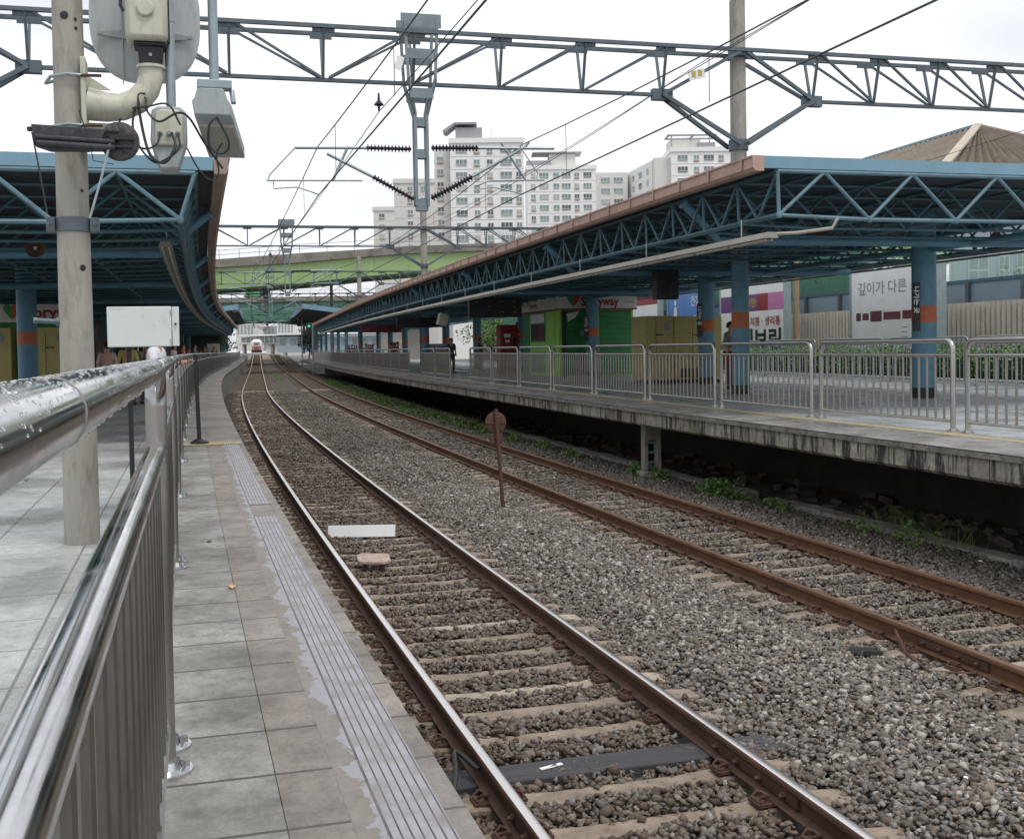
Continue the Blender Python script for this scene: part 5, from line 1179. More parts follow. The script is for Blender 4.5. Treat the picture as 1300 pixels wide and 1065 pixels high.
# ================================================================== HIP ROOF, PALE BUILDING
t = thing('station_house', 'brown corrugated hip roof rising behind the far canopy at the right', 'roof', W(42, 28, 0))
rn, rs0, ze, zr_ = 28.0, 40.6, 8.3, 10.95
def corr(b, A, B, C, D, k=40):                          # quad A-B (eave), D-C (ridge side); corrugated between
    A, B, C, D = map(Vector, (A, B, C, D)); N = (B - A).cross(D - A).normalized(); V = []
    for i in range(k * 4 + 1):
        u = i / (k * 4); o = N * (.10 * math.sin(i * PI / 2)); V += [A.lerp(B, u) + o, D.lerp(C, u) + o]
    b.add(V, [(j * 2, j * 2 + 1, j * 2 + 3, j * 2 + 2) for j in range(k * 4)])
b = MB(); hw = 5.4
corr(b, W(rs0 + 26, rn - hw, ze), W(rs0 - hw, rn - hw, ze), W(rs0, rn, zr_), W(rs0 + 26, rn, zr_), 70)
corr(b, W(rs0 - hw, rn - hw, ze), W(rs0 - hw, rn + hw, ze), W(rs0, rn, zr_), W(rs0 - .01, rn - .01, zr_), 22)
corr(b, W(rs0 - hw, rn + hw, ze), W(rs0 + 26, rn + hw, ze), W(rs0 + 26, rn, zr_), W(rs0, rn, zr_), 70)
b.build('corrugated_roof', ROOFCOR, t, local=False)
b = MB()
for a, c in ((W(rs0 - hw, rn - hw, ze + .05), W(rs0, rn, zr_ + .06)), (W(rs0 - hw, rn + hw, ze + .05), W(rs0, rn, zr_ + .06))): b.beam(a, c, .34, .09)
b.build('hip_cap', RIDGEM, t, local=False)
b = MB(); b.beam(W(rs0, rn, zr_ + .06), W(rs0 + 26, rn, zr_ + .06), .22, .1); b.build('ridge_cap', FASC, t, local=False)
b = MB()
for n0 in (rn - hw + .3, rn + hw - .3): b.beam(W(rs0 - hw + .3, n0, ze - .3), W(rs0 + 25, n0, ze - .3), .2, .5)
b.beam(W(rs0 - hw + .3, rn - hw + .3, ze - .3), W(rs0 - hw + .3, rn + hw - .3, ze - .3), .2, .5)
b.build('eave_wall', WALLBL, t, local=False)
b = MB()
for ss in (rs0 + 2, rs0 + 22):
    for n0 in (rn + hw - .5, rn - hw + .5): b.beam(W(ss, n0, 0), W(ss, n0, ze - .3), .3, .3)
b.build('support_post', CONC, t, local=False)
bl = thing('building', 'pale blue building with white-framed windows behind the green glass at right', 'building', W(60, 44, 0))
A = pix(1212, 430, 66); A.z = 0; A2 = A + Vector((14, -5, 0)); A3 = A + Vector((4, 16, 0))
ux = (A2 - A).normalized(); uy = Vector((-ux.y, ux.x, 0))
def W4(p, wd, dp, z0, z1, X=None, Y=None):
    V = [p + X * a + Y * c + Z * z for z in (z0, z1) for a, c in ((0, 0), (wd, 0), (wd, dp), (0, dp))]
    return V, [(3, 2, 1, 0), (4, 5, 6, 7), (0, 1, 5, 4), (1, 2, 6, 5), (2, 3, 7, 6), (3, 0, 4, 7)]
b = MB(); b.add(*W4(A, 16, 12, 0, 9.0, ux, uy)); b.build('wall', WALLBL, bl, local=False, smooth=False)
for off, wd, z0, z1 in ((.75, 1.1, 5.6, 7.4), (2.35, .6, 5.7, 7.2), (3.3, .6, 5.7, 7.4), (5.6, 1.1, 5.6, 7.4), (.75, 1.1, 2.2, 4.0), (3.3, .6, 2.2, 4.0)):
    b = MB(); b.add(*W4(A + ux * off - uy * .06, wd, .08, z0, z1, ux, uy)); f = b.build('window', WFRAME, bl, local=False, smooth=False)
    b = MB(); 
    for ix in range(2):
        for iz in range(2): b.add(*W4(A + ux * (off + .06 + ix * (wd - .06) / 2) - uy * .075, (wd - .06) / 2 - .06, .02, z0 + .08 + iz * (z1 - z0) * .42, z0 + .08 + iz * (z1 - z0) * .42 + (z1 - z0) * (.36 if iz == 0 else .46), ux, uy))
    b.build('pane', PANE, f, local=False, smooth=False)

# ================================================================== BRIDGES
def bridge(label, Y, slope, pts, depth, mg, piers, rail_h=1.0):
    # pts: (u, v_top, v_girder_top, v_bottom) read along the near face; slope tilts the bridge in plan
    P = []
    for u, v0, v1, v2 in pts:
        a = pix(u, v0, Y + (u - 400) * slope); c = pix(u, v1, Y + (u - 400) * slope); d = pix(u, v2, Y + (u - 400) * slope); P.append((a, c, d))
    t = thing('road_bridge', label, 'bridge', (P[0][0].x, P[0][0].y, 0)); D = Vector((0, depth, 0))
    def ribbon(nm, i0, i1, mat, o0, o1, dz0=0, dz1=0):
        b = MB(); V = []
        for q in P:
            a = q[i0] + Z * dz0; c = q[i1] + Z * dz1; V += [a + Vector((0, o0, 0)), c + Vector((0, o0, 0)), c + Vector((0, o1, 0)), a + Vector((0, o1, 0))]
        n = len(P); Fc = [(i * 4 + j, i * 4 + (j + 1) % 4, i * 4 + 4 + (j + 1) % 4, i * 4 + 4 + j) for i in range(n - 1) for j in range(4)] + [(3, 2, 1, 0), tuple((n - 1) * 4 + j for j in range(4))]
        b.add(V, Fc); return b.build(nm, mat, t, local=False, smooth=False)
    ribbon('parapet', 0, 1, PARA, 0, .3); ribbon('deck', 1, 1, PARA, .3, depth, .35, .05); ribbon('girder', 1, 2, mg, .35, 1.0, 0, .0); ribbon('far_girder', 1, 2, mg, depth - 1, depth - .4); ribbon('bottom_flange', 2, 2, BRDARK, .1, 1.3, .0, -.28); ribbon('far_parapet', 0, 1, PARA, depth - .3, depth)
    b = MB(); n = len(P) - 1
    for i in range(n):
        L_ = (P[i + 1][0] - P[i][0]); k = max(1, int(L_.length / 2.2))
        for j in range(k): o = P[i][0] + L_ * (j / k) + Vector((0, .15, 0)); b.tube([o, o + Z * rail_h], .035, 4)
        for zz in (rail_h, rail_h * .5): b.tube([P[i][0] + Vector((0, .15, zz)), P[i + 1][0] + Vector((0, .15, zz))], .03, 4)
    b.build('handrail', GALV, t, local=False)
    b = MB()
    for i in range(n):
        L_ = (P[i + 1][1] - P[i][1]); k = max(1, int(L_.length / 7))
        for j in range(k):
            u = j / k; a = P[i][1].lerp(P[i + 1][1], u); c = P[i][2].lerp(P[i + 1][2], u); b.beam(a + Vector((0, .3, 0)), c + Vector((0, .3, 0)), .18, .12)
    b.build('stiffener', mg, t, local=False, smooth=False)
    for x, y in piers:
        b = MB(); b.box((x, y, P[0][2].z / 2 - .3), (2.2, 3.5, P[0][2].z - .5)); b.build('pier', CONC, t, local=False, smooth=False)
    return t
bridge('light green girder road bridge with stained concrete parapet crossing above the tracks', 131, .0, [(120, 332, 342, 372), (278, 329, 339.5, 367), (380, 321.5, 333.5, 360), (450, 317.5, 327, 352), (520, 312.5, 322, 346), (620, 309, 318, 340), (760, 304, 313, 335), (900, 300, 309, 332), (1240, 296, 305, 331)], 10, BRGREEN, [(-70, 136), (-14, 136), (30, 136)])
br2 = bridge('dark teal girder road bridge farther behind the light green bridge', 186, .0, [(150, 379.5, 385, 409), (281, 378.5, 384.5, 409), (450, 375.5, 381.5, 407), (620, 371, 377, 402), (900, 364, 370, 396), (1240, 357, 363, 389)], 9, BRTEAL, [(-90, 190), (-16, 190), (40, 190)])
b = MB(); a0, a1 = pix(281, 409, 187), pix(480, 407, 187)
for i in range(28):
    p = a0.lerp(a1, i / 28); q = a0.lerp(a1, (i + 1) / 28); b.beam(p + Z * 1.6, q - Z * .0, .12, .12); b.beam(p, p + Z * 1.6, .1, .1)
b.beam(a0, a1, .2, .2); b.build('under_lattice', BRTEAL, br2, local=False)
t = thing('parked_truck', 'small truck with bright green tarpaulin on the teal bridge', 'truck', pix(325, 378, 191)); o = pix(325, 377, 191)
b = MB(); pl = [(-2.2, 0), (-1.8, .7), (-1.2, 1.1), (-.2, 1.25), (.55, 1.35), (.75, 0)]; b.prism([(x * 1.0, z) for x, z in pl], o, (1, 0, 0), (0, 0, 1), (0, 1, 0), 1.8); b.build('tarpaulin', TARP, t, local=False, bevel=.15)
b = MB(); b.prism([(.78, 0), (.78, 1.35), (1.4, 1.25), (2.0, .7), (2.2, .55), (2.2, 0)], o, (1, 0, 0), (0, 0, 1), (0, 1, 0), 1.7); b.build('cab', M('truck_blue', (.06, .08, .13), .4), t, local=False, bevel=.08)
b = MB(); b.prism([(1.2, .7), (1.2, 1.1), (1.45, 1.05), (1.75, .7)], o - Vector((0, .02, 0)), (1, 0, 0), (0, 0, 1), (0, 1, 0), .02); b.build('side_window', PANE, t, local=False)
for x in (-1.4, 1.5):
    b = MB(); b.lathe([(.38, 0), (.38, .25)], o + Vector((x, .02, .1)), (0, 1, 0), 14); b.build('wheel', BLACK, t, local=False)
# station concourse far behind
t = thing('station_concourse', 'pale glazed station concourse spanning the tracks far behind', 'building', pix(350, 446, 335))
def fbox(par, nm, mat, u0, u1, v0, v1, Y, dp):
    a = pix(u0, v1, Y); c = pix(u1, v0, Y); b = MB(); b.add(*W4(Vector((a.x, Y, min(a.z, c.z))), c.x - a.x, dp, 0, abs(c.z - a.z), Vector((1, 0, 0)), Vector((0, 1, 0)))); return b.build(nm, mat, par, local=False, smooth=False)
fbox(t, 'roof_slab', WHITEP, 304, 398, 423.5, 427, 335, 30); fbox(t, 'glazing', M('concourse_glass', (.33, .36, .37), .4, 0, .2, .2, 0), 306, 396, 427, 435, 337, 20); fbox(t, 'lower_slab', APTD, 304, 398, 435, 437.5, 335, 22)
for u in (308, 344, 360, 392): fbox(t, 'pier', APTG, u, u + 2, 437, 455, 337, 3)
for i in range(16): fbox(t, 'mullion', WHITEP, 306 + i * 5.9, 306.6 + i * 5.9, 427, 435, 336.6, .3)
t = thing('low_building', 'grey low building beside the track behind the train', 'building', pix(345, 450, 420)); fbox(t, 'wall', APTG, 338, 420, 437, 452, 420, 20); fbox(t, 'roof', APTD, 337, 421, 435.8, 437.2, 419, 22)
t = thing('far_hall', 'long pale blue hall beyond the far platforms', 'building', pix(430, 446, 300)); fbox(t, 'wall', WALLBL, 352, 520, 425, 448, 300, 20); fbox(t, 'roof', APTD, 350, 522, 423, 425.4, 299, 22)
for i in range(12): fbox(t, 'window', PANE, 356 + i * 13, 362 + i * 13, 430, 437, 299.8, .3)
for u0, u1, v0, v1, Y, mm, lb in ((300, 322, 411, 446, 520, APTG, 'pale distant office block left of the tracks beneath the bridges'), (326, 348, 414, 446, 560, APTD, 'grey distant office block directly over the train'), (352, 372, 409, 446, 500, APT, 'white distant office block right of the tracks beneath the bridges')):
    t = thing('distant_block', lb, 'building', pix(u0, 446, Y)); fbox(t, 'wall', mm, u0, u1, v0, v1, Y, 20)
    for i in range(5):
        for j in range(4): fbox(t, 'window', PANE, u0 + 1.5 + i * (u1 - u0) / 5, u0 + 1.5 + i * (u1 - u0) / 5 + 2, v0 + 2 + j * 3, v0 + 3.4 + j * 3, Y - .3, .3)
for s, n, h, rad, lb in ((168, -5.5, 5.2, 2.2, 'dark round tree at the far end of the near platform'), (205, -7, 6.0, 2.8, 'taller dark tree beyond the end of the near platform'), (250, -9, 6.5, 3.0, 'distant tree left of the approaching train'), (215, 9.5, 5.0, 2.4, 'distant low tree right of the tracks beyond the far platform'), (260, 12, 6.0, 3.0, 'distant broad tree right of the tracks beneath the bridges')):
    tree(lb, s, n, 0, h, rad, LEAFD, 700, None, .4)
t = at('relay_cabinet', 'small cream cabinet beside the fence far along the near platform', 'cabinet', 92, -3.1, 1.1); b = MB(); b.box((0, 0, 1.35), (.9, .5, 1.3)); b.build('casing', CREAM, t, bevel=.02); b = MB(); b.box((0, 0, .35), (.3, .3, .7)); b.build('stand', BLACK, t); b = MB(); b.box((0, -.255, 1.35), (.01, .01, 1.1)); b.build('door_seam', BLACK, t)
# signals
def signal(s, n, h, label, lit):
    t = at('railway_signal', label, 'signal', s, n, 0); b = MB(); b.lathe([(.09, 0), (.09, h)], (0, 0, 0), seg=8); b.build('post', GALV, t)
    b = MB(); b.box((-.35, 0, h - .6), (.5, .3, 1.3)); b.build('head', BLACK, t, bevel=.05); b = MB(); b.lathe([(.11, 0), (.11, .02)], (-.35, -.16, h - .3), (0, -1, 0), 12); b.build('lamp', LEDM if lit else PANE, t)
signal(118, 5.7, 5.2, 'green-lit railway signal under the edge of the far canopy', True); signal(160, 6.2, 7.0, 'dark railway signal on a slim post beyond the far platform', False)

# ================================================================== TRAIN
t = at('train', 'white and red train approaching in the distance on the nearer track', 'train', 300, 0, 0)
sec = [(-1.45, .9), (-1.52, 1.6), (-1.5, 2.6), (-1.3, 3.4), (-.8, 3.85), (0, 3.95), (.8, 3.85), (1.3, 3.4), (1.5, 2.6), (1.52, 1.6), (1.45, .9)]
b = MB(); V = []
st = [(0, .55, 1.0), (.25, .8, 1.0), (.9, .95, 1.0), (2.0, 1, 1.0), (22, 1, 1.0)]
for y, q, _ in st:
    for x, z in sec: V.append((x * q, y, .9 + (z - .9) * (q * .9 + .1)))
k = len(sec); Fc = [(i * k + j, i * k + (j + 1) % k, (i + 1) * k + (j + 1) % k, (i + 1) * k + j) for i in range(len(st) - 1) for j in range(k)] + [tuple(range(k)), tuple((len(st) - 1) * k + j for j in range(k))[::-1]]
b.add(V, Fc); b.build('body', APTG, t)
b = MB(); b.box((0, .0, 1.55), (2.2, .5, 1.15)); b.build('red_nose', M('train_red', (.24, .07, .075), .5), t, bevel=.15)
b = MB(); b.box((0, .05, 2.75), (1.5, .35, .75)); b.build('windscreen', PANE, t, bevel=.1)
b = MB(); b.box((0, .25, .75), (2.7, .7, .55)); b.build('skirt', BLACK, t, bevel=.05)
for x in (-.8, .8): b = MB(); b.lathe([(.13, 0), (.13, .05)], (x, -.26, 1.5), (0, -1, 0), 10); b.build('headlight', WHITET, t)
b = MB(); b.box((0, 34, 2.3), (2.95, 22, 2.9)); b.build('carriage', APTG, t, bevel=.3)

# ================================================================== APARTMENTS
PANES = [PANE, M('curtained_glass', (.42, .43, .41), .5, 0, .3, 2, 0), M('dark_glass', (.09, .11, .12), .25, 0, .3, .3, 0), M('greenish_glass', (.22, .31, .30), .3, 0, .3, .3, 0)]
wmesh = {}
def window_mesh(wd, ht, brown):
    vr = random.choice((0, 0, 1, 2, 3)); k = (wd, ht, brown, vr)
    if k in wmesh: return wmesh[k]
    b = MB(); b.box((0, -.05, 0), (wd, .12, ht), mi=0)
    nx = 3 if wd > 2 else 2
    for i in range(nx): b.box((-wd / 2 + wd * (i + .5) / nx, -.115, .18 if not brown else .1), (wd / nx - .14, .03, ht * .62), mi=1)
    if brown: b.box((0, -.13, -ht * .5), (wd, .1, .42), mi=2)
    else: b.box((0, -.115, -ht * .36), (wd - .2, .03, ht * .16), mi=1)
    o = b.build('window', [WFRAME, PANES[vr], PANEL_BR], None, smooth=False); wmesh[k] = o.data; bpy.data.objects.remove(o); return wmesh[k]
def block(par, corner, X, wd, dp, ztop, fl, cols, side, mat, z0, fh=2.8, sidecols=()):
    X = Vector(X).normalized(); Yv = Vector((-X.y, X.x, 0)); c = Vector((corner.x, corner.y, 0))
    b = MB(); b.add(*W4(c, wd, dp, 0, ztop, X, Yv)); b.add(*W4(c - X * .3 - Yv * .3, wd + .6, .3, ztop - .4, ztop + .7, X, Yv)); b.add(*W4(c - X * .3, .3, dp, ztop - .4, ztop + .7, X, Yv)); b.build('wall', mat, par, local=False, smooth=False)
    mi = wmat(par).inverted(); rz = math.atan2(X.y, X.x)
    for i in range(fl):
        z = ztop - 1.9 - i * fh
        for off, ww, br in cols:
            o = bpy.data.objects.new('window', window_mesh(ww, 1.5, br)); COL.objects.link(o); o.parent = par; o.location = mi @ (c + X * off + Z * z); o.rotation_euler = (0, 0, rz)
        for off, ww, br in sidecols:
            o = bpy.data.objects.new('window', window_mesh(ww, 1.5, br)); COL.objects.link(o); o.parent = par; o.location = mi @ (c + Yv * off + Z * z); o.rotation_euler = (0, 0, rz - PI / 2)
    b = MB()
    for i in range(fl): b.add(*W4(c - X * .06 - Yv * .06, wd + .1, .06, ztop - 3.35 - i * fh, ztop - 3.25 - i * fh, X, Yv))
    b.build('floor_line', APTG, par, local=False, smooth=False)
    return c, X, Yv
Y1 = 255
a = pix(571, 180, Y1); t = thing('apartment_block', 'tall white apartment block with grey rooftop canopy, left of centre', 'apartment block', (a.x, Y1, 0))
X1 = Vector((1, .02, 0))
c, X, Yv = block(t, a, X1, 16.3, 14, a.z, 9, [(2.5, 2.5, False), (5.9, 1.3, True), (8.8, 1.3, True), (12.4, 2.6, False), (15.2, 1.2, True)], 0, APT, 0, 2.8, [(1.2, 1.3, True)])
b = MB(); b.add(*W4(c - X * 3.6 + Yv * 2.2, 3.59, 11, 0, a.z - .8, X, Yv)); b.build('side_wing', APTG, t, local=False, smooth=False)
mi = wmat(t).inverted()
for i in range(9):
    for off, yy in ((-2.3, 2.2),): o = bpy.data.objects.new('window', window_mesh(1.4, 1.5, True)); COL.objects.link(o); o.parent = t; o.location = mi @ (c + X * off + Yv * yy + Z * (a.z - 3.6 - i * 2.8))
    for off in (2.5, 5.5, 8.5): o = bpy.data.objects.new('window', window_mesh(1.3, 1.5, False)); COL.objects.link(o); o.parent = t; o.location = mi @ (c - X * 3.6 + Yv * (2.2 + off) + Z * (a.z - 3.6 - i * 2.8)); o.rotation_euler = (0, 0, -PI / 2)
b = MB(); b.add(*W4(c + X * 1.2 + Yv * 3, 6, 5, a.z, a.z + 3.6, X, Yv)); b.build('machine_room', APTD, t, local=False, smooth=False)
b = MB(); b.prism([(-1.6, 3.4), (1.0, 5.1), (6.0, 5.1), (6.0, 4.7), (1.2, 4.7), (-1.0, 3.0)], c + Yv * 2.4 + Z * (a.z - .4), X, Z, Yv, 6); b.build('roof_canopy', APTD, t, local=False, smooth=False)
b = MB(); b.tube([c + X * 9.2 + Z * (a.z - 8), c + X * 9.2 + Z * (a.z + 2.6)], .1, 5); b.build('lightning_rod', WHITEP, t, local=False)
a = pix(669, 214, 300); t = thing('apartment_block', 'long white apartment block stepping down to the right behind the canopy', 'apartment block', (a.x, 300, 0))
c, X, Yv = block(t, a, (1, .03, 0), 18, 14, a.z, 9, [(1.6, 1.2, True), (4.4, 2.4, False), (7.6, 1.6, False), (10.2, 2.4, False), (13.0, 1.3, True), (15.8, 2.2, False)], 0, APT, 0, 2.8)
b = MB(); b.add(*W4(c + X * 18.01 + Yv * 1, 8.5, 12, 0, a.z - 1.2, X, Yv)); b.build('right_wing', APTG, t, local=False, smooth=False)
mi = wmat(t).inverted()
for i in range(8):
    for off in (20.6, 24.0): o = bpy.data.objects.new('window', window_mesh(2.4, 1.5, False)); COL.objects.link(o); o.parent = t; o.location = mi @ (c + X * off + Yv * 1 + Z * (a.z - 3.2 - i * 2.8))
b = MB(); b.add(*W4(c + X * 6 + Yv * 3, 7, 6, a.z, a.z + 4.2, X, Yv)); b.build('machine_room', APTG, t, local=False, smooth=False)
b = MB(); b.add(*W4(c + X * .0 + Yv * 2, 6.5, 3, a.z + .3, a.z + 2.3, X, Yv)); b.build('cooling_unit', APTD, t, local=False, smooth=False)
b = MB(); b.add(*W4(c + X * 1.6 + Yv * 2.2, 13, 6.8, a.z + 4.3, a.z + 4.6, X, Yv)); b.build('roof_canopy', APTD, t, local=False, smooth=False)
a = pix(500, 231, 290); t = thing('apartment_block', 'white apartment block partly behind the gantry drop post', 'apartment block', (a.x, 290, 0))
block(t, a, (1, .05, 0), 12, 14, a.z, 8, [(4, 1.3, True), (7.4, 1.4, False)], 0, APTG, 0, 2.9, [(3, 1.4, False), (7, 1.4, False), (11, 1.4, False)])
a = pix(474, 266, 330); t = thing('apartment_block', 'smallest apartment block, at the far left of the group', 'apartment block', (a.x, 330, 0))
block(t, a, (1, .05, 0), 6, 12, a.z, 6, [(2.4, 1.6, True)], 0, APTG, 0, 2.9, [(3, 1.4, False), (7, 1.4, False)])
a = pix(852, 191, 280); t = thing('apartment_block', 'white apartment block with flat roof frame beside the concrete mast', 'apartment block', (a.x, 280, 0))
c, X, Yv = block(t, a, (1, .02, 0), 15, 18, a.z, 7, [(2.8, 2.5, False), (6.2, 1.3, True), (9.2, 2.5, False), (12.2, 1.3, True)], 0, APT, 0, 2.8)
b = MB(); b.add(*W4(c - X * 3.9 + Yv * 1.5, 3.88, 5, 0, a.z - 1.5, X, Yv)); b.build('stair_tower', APTG, t, local=False, smooth=False)
b = MB(); V = [c - X * 4.0 + Yv * 5, c - X * 10.5 + Yv * 42, c - X * 4.0 + Yv * 44, c + X * 2 + Yv * 8]; V = [Vector((v.x, v.y, z)) for z in (0, a.z - 1.6) for v in V]; b.add(V, [(3, 2, 1, 0), (4, 5, 6, 7), (0, 1, 5, 4), (1, 2, 6, 5), (2, 3, 7, 6), (3, 0, 4, 7)]); b.build('long_wing', APT, t, local=False, smooth=False)
mi = wmat(t).inverted(); dv = (V[1] - V[0]); dv.z = 0; ln = dv.length; rz = math.atan2(dv.y, dv.x) + PI
for i in range(7):
    for k in range(6):
        o = bpy.data.objects.new('window', window_mesh(2.4 if k % 3 == 1 else 1.3, 1.5, False)); COL.objects.link(o); o.parent = t; p = V[0] + dv * ((k + .6) / 6.4) + Vector((-.05, -.02, 0)); o.location = mi @ Vector((p.x, p.y, a.z - 3.8 - i * 2.8)); o.rotation_euler = (0, 0, rz)
b = MB(); b.add(*W4(c + X * .2 + Yv * 3, 7.5, 6, a.z, a.z + 3.0, X, Yv)); b.build('machine_room', APTG, t, local=False, smooth=False)
b = MB(); b.add(*W4(c + X * 6.8 + Yv * 1.0, 4.2, 1.5, a.z + .2, a.z + 2.0, X, Yv)); b.build('cooling_unit', APTD, t, local=False, smooth=False)
b = MB()
for yy in (1.0, 6.0): b.add(*W4(c - X * .6 + Yv * yy, 12, .4, a.z + 3.6, a.z + 4.0, X, Yv))
for xx in (-.6, 5.5, 11): b.add(*W4(c + X * xx + Yv * 1.0, .4, 5.2, a.z + 3.61, a.z + 3.99, X, Yv))
for xx in (.2, 9.5): b.add(*W4(c + X * xx + Yv * 1.1, .25, .25, a.z + .1, a.z + 3.6, X, Yv))
b.build('roof_frame', APTD, t, local=False, smooth=False)
for u0, u1, v0, Y, lb in ((790, 803, 236, 340, 'grey apartment block sliver between the white blocks'), (1330, 1420, 250, 200, 'plain beige block beyond the right edge of the view')):
    t = thing('apartment_block', lb, 'apartment block', pix(u0, 440, Y)); fbox(t, 'wall', APTG, u0, u1, v0, 440, Y, 12)
    b = MB()
    for i in range(6): p = pix((u0 + u1) / 2, v0 + 10 + i * 12, Y - .2); b.box(p, (1.4, .2, 1.4))
    b.build('window', PANE, t, local=False, smooth=False)

# ================================================================== PEOPLE
def person(label, base, face, h=1.7, shirt=(.5, .5, .5), trousers=(.05, .05, .07), pose='stand', grp=None, bag=None, stripes=False, hair_len=.0):
    t = thing('person', label, 'person', base, face, grp); k = h / 1.7
    sit = pose == 'sit'; hip = .52 if sit else .90
    J = dict(pel=(0, 0, hip), wai=(0, 0, hip + .18), che=(0, .01, hip + .38), nec=(0, .0, hip + .53), hea=(0, -.02, hip + .63), crown=(0, -.02, hip + .73),
             shl=(-.17, 0, hip + .47), shr=(.17, 0, hip + .47))
    if pose == 'lean': J.update(ell=(-.24, -.08, hip + .22), hal=(-.1, -.30, hip + .28), elr=(.27, -.05, hip + .25), har=(.30, -.34, hip + .32))
    elif sit: J.update(ell=(-.24, -.02, hip + .2), hal=(-.12, -.25, hip + .1), elr=(.24, -.02, hip + .2), har=(.12, -.25, hip + .1))
    else: J.update(ell=(-.23, .03, hip + .2), hal=(-.22, -.06, hip - .03), elr=(.23, .03, hip + .2), har=(.22, -.08, hip - .02))
    if sit: J.update(knl=(-.12, -.42, .5), anl=(-.12, -.42, .08), tol=(-.12, -.55, .03), knr=(.12, -.42, .5), anr=(.12, -.42, .08), tor=(.12, -.55, .03), hpl=(-.1, -.02, hip - .02), hpr=(.1, -.02, hip - .02))
    else: J.update(hpl=(-.09, 0, hip - .05), knl=(-.10, -.02, .48), anl=(-.11, .03, .08), tol=(-.12, -.12, .03), hpr=(.09, 0, hip - .05), knr=(.11, -.03, .48), anr=(.12, .03, .08), tor=(.13, -.12, .03))
    E_ = [('pel', 'wai'), ('wai', 'che'), ('che', 'nec'), ('nec', 'hea'), ('hea', 'crown'), ('che', 'shl'), ('shl', 'ell'), ('ell', 'hal'), ('che', 'shr'), ('shr', 'elr'), ('elr', 'har'), ('pel', 'hpl'), ('hpl', 'knl'), ('knl', 'anl'), ('anl', 'tol'), ('pel', 'hpr'), ('hpr', 'knr'), ('knr', 'anr'), ('anr', 'tor')]
    RR = dict(pel=.13, wai=.115, che=.13, nec=.05, hea=.085, crown=.075, shl=.06, shr=.06, ell=.04, elr=.04, hal=.03, har=.03, hpl=.085, hpr=.085, knl=.055, knr=.055, anl=.038, anr=.038, tol=.035, tor=.035)
    def skin(nm, names, edges, grow, mat, root):
        idx = {q: i for i, q in enumerate(names)}; me = bpy.data.meshes.new(nm)
        me.from_pydata([tuple(c * k for c in J[q]) for q in names], [(idx[a], idx[c]) for a, c in edges if a in idx and c in idx], [])
        o = bpy.data.objects.new(nm, me); COL.objects.link(o); o.parent = t; md = o.modifiers.new('skin', 'SKIN'); md.use_smooth_shade = True
        for i, q in enumerate(names): sv = me.skin_vertices[0].data[i]; r = (RR[q] + grow) * k; sv.radius = (r * (1.15 if q in ('che', 'wai', 'pel') else 1), r * (.85 if q in ('che', 'wai', 'pel') else 1)); sv.use_root = (q == root)
        sb = o.modifiers.new('sub', 'SUBSURF'); sb.levels = 1; sb.render_levels = 1; me.materials.append(mat); return o
    skin('body', list(J), E_, 0, SKIN, 'pel')
    sm = M('shirt', shirt, .8, 0, .1, 4, .05); tm = M('trousers', trousers, .8, 0, .1, 4, .05)
    skin('shirt', ['wai', 'che', 'shl', 'ell', 'shr', 'elr', 'pel'], E_, .016, sm, 'che'); skin('trousers', ['pel', 'hpl', 'knl', 'anl', 'hpr', 'knr', 'anr'], E_, .02, tm, 'pel')
    b = MB(); hc = Vector(J['hea']) * k; V = []
    for i in range(9):
        for j in range(14):
            a = PI * .62 * i / 8; c = 2 * PI * j / 14; r = .108 * k; fr = -math.sin(c)
            if fr > .3 and i > 4: a = PI * .62 * 4 / 8
            V.append(hc + Vector((r * .92 * math.sin(a) * math.cos(c), r * 1.08 * math.sin(a) * math.sin(c) + .01, .04 + r * 1.12 * math.cos(a) - (hair_len * (i / 8) ** 2 if fr < .3 else 0))))
    b.add(V, [(i * 14 + j, i * 14 + (j + 1) % 14, i * 14 + 14 + (j + 1) % 14, i * 14 + 14 + j) for i in range(8) for j in range(14)]); b.build('hair', HAIR, t)
    b = MB()
    for sx in (-1, 1): b.lathe([(.01, 0), (.008, .006)], hc + Vector((sx * .033, -.083, .015)) * k, (0, -1, 0), 8)
    b.build('eyes', BLACK, t)
    b = MB(); b.prism([(-.013, 0), (.013, 0), (0, .045)], hc + Vector((0, -.087, -.028)), (1, 0, 0), (0, -.25, 1), (0, -1, 0), .02); b.build('nose', SKIN, t, bevel=.004)
    for side in ('l', 'r'):                                # five unequal fingers, slightly curled
        h0 = Vector(J['ha' + side]); e0 = Vector(J['el' + side]); d = (h0 - e0).normalized(); sx = d.cross(Vector((0, 1, .3))).normalized(); dn = d.cross(sx)
        b = MB()
        for i, (o_, ln) in enumerate(((-.028, .062), (-.010, .074), (.009, .070), (.026, .056))):
            a0 = h0 + d * .02 + sx * o_; b.tube([p * k for p in (a0, a0 + d * ln * .55, a0 + d * ln * .95 + dn * .02)], [.0095 * k, .009 * k, .007 * k], 6)
        a0 = h0 - sx * .03; b.tube([p * k for p in (a0, a0 - sx * .022 + d * .025, a0 - sx * .026 + d * .05)], [.011 * k, .010 * k, .008 * k], 6)
        b.build('fingers', SKIN, t)
    for side in ('l', 'r'):
        b = MB(); a = Vector(J['to' + side]); b.box((a + Vector((0, .06, .01))) * k, (.10 * k, .27 * k, .09 * k)); b.build('shoe', BLACK, t, bevel=.02)
    if bag:
        b = MB(); b.box(((-.25 if bag[1] else .25) * k, -.06, (hip - .15) * k), (.14, .26, .32)); b.build('bag', M('bag_cloth', bag[0], .7, 0, .9, 18, .1), t, bevel=.05)
    return t
def facing(s, a): return float(TH(s)) + a
person('person in white shirt leaning on the near railing beside the white box', W(16.6, -2.80, 1.1), facing(17, 1.3), 1.68, (.62, .62, .65), (.04, .04, .05), 'lean', None, ((.10, .10, .11), False))
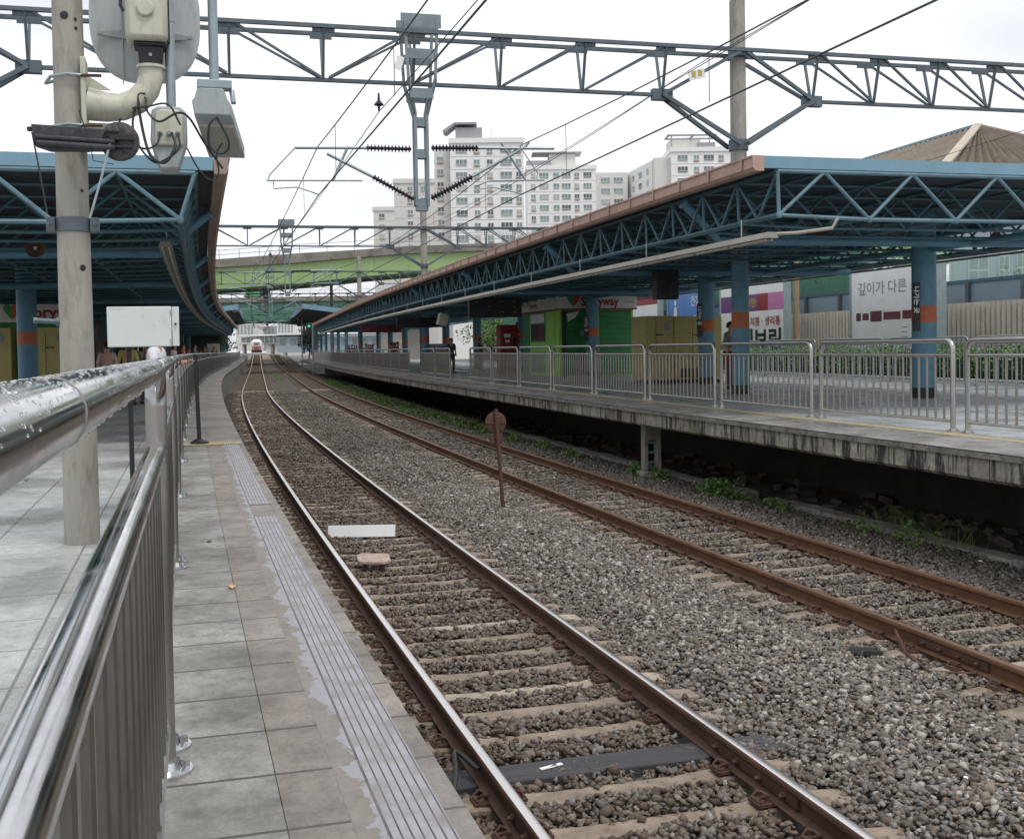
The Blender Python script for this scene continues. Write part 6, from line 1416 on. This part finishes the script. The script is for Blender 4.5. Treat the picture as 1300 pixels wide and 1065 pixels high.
person('person in dark clothes just beyond the one leaning on the near railing', W(20.5, -2.95, 1.1), facing(20, 2.2), 1.72, (.03, .03, .04), (.03, .03, .04))
for s, n, sh, tr, lb, ht in ((30.0, -4.42, (.42, .33, .30), (.10, .04, .04), 'person in a beige top standing right of the concrete pole', 1.62), (31.5, -4.03, (.42, .40, .10), (.04, .04, .06), 'person in a yellow shirt on the near platform below the white box', 1.7), (32.0, -3.62, (.22, .20, .20), (.2, .04, .05), 'person in a grey top on the near platform below the white box', 1.66), (33.0, -3.35, (.10, .16, .20), (.05, .06, .09), 'person in dark blue on the near platform, left of the striped one', 1.72), (29.0, -2.98, (.50, .40, .38), (.04, .03, .04), 'person in a pale striped top under the right end of the white box', 1.66)):
    person(lb, W(s, n, 1.1), facing(s, random.uniform(-1, 1) + PI), ht, sh, tr)
cols = [(.45, .08, .08), (.06, .06, .08), (.55, .55, .56), (.10, .14, .28), (.30, .05, .06), (.35, .34, .30), (.08, .08, .08), (.5, .42, .2)]
cn = ['red', 'black', 'white', 'navy', 'dark red', 'grey', 'charcoal', 'tan']
for i in range(12):
    s = 44 + i * 5.2; c = i % 8; person('waiting person in a %s top far along the near platform' % cn[c], W(s, -3.0 - (i % 3) * .5, 1.1), facing(s, random.uniform(-2, 2)), random.uniform(1.58, 1.76), cols[c], (.04, .04, .06), 'stand', 'people waiting far along the near platform')
person('person in a grey top standing behind the painted mast', W(29.0, 11.62, P2), facing(29, .6), 1.84, (.16, .15, .15), (.10, .05, .05), bag=((.2, .03, .04), True))
person('person in a dark jacket standing between the two farther columns, left of the departure board', W(56, 9.3, P2), facing(56, .3), 1.74, (.05, .055, .08), (.05, .05, .07))
person('short dark-haired person just left of the red drinks machine', W(54.5, 11.5, P2), facing(54, 2.5), 1.58, (.06, .06, .07), (.04, .04, .05))
person('person in black beside the pale poster left of the red drinks machine', W(58, 11.2, P2), facing(58, 1), 1.76, (.03, .03, .035), (.03, .03, .04))
person('person in red and dark clothes by the railing opening on the far platform', W(69, 8.4, P2), facing(69, 1.4), 1.7, (.06, .05, .05), (.28, .03, .06))
for i in range(12):
    s = 74 + i * 4.3; c = (i * 3 + 1) % 8; person('waiting person in a %s top far along the far platform' % cn[c], W(s, 8.6 + (i % 4) * .6, P2), facing(s, random.uniform(-2, 2)), random.uniform(1.58, 1.78), cols[c], (.04, .04, .06), 'stand', 'people waiting far along the far platform')
# far platform machines and posters farther along
for s, n, wd, hh, mm, lb, nm in ((60.5, 9.6, .5, 1.35, BLUEB, 'small blue and yellow poster stand at the railing gap', 'poster_stand'), (66.5, 10.3, 1.1, 1.5, CREAM, 'cream low cabinet beyond the railing opening', 'storage_cabinet'), (62, 16.6, 2.8, 2.0, YEL, 'large yellow shed wall behind the farther columns', 'yellow_shed'), (53.5, 15.5, .9, 1.9, WHITEP, 'white poster stand behind the farther columns', 'poster_stand')):
    t = at(nm, lb, nm.replace('_', ' '), s, n, P2); b = MB(); b.box((0, 0, hh / 2 + .05), (wd, .4, hh - .1)); b.build('casing', mm, t, bevel=.02); b = MB(); b.box((0, -.205, hh * .65), (wd * .8, .012, hh * .4)); b.build('face', GOLD if mm is BLUEB else WHITEP, t); b = MB(); b.box((0, 0, .03), (wd * .9, .35, .06)); b.build('plinth', BLACK, t)
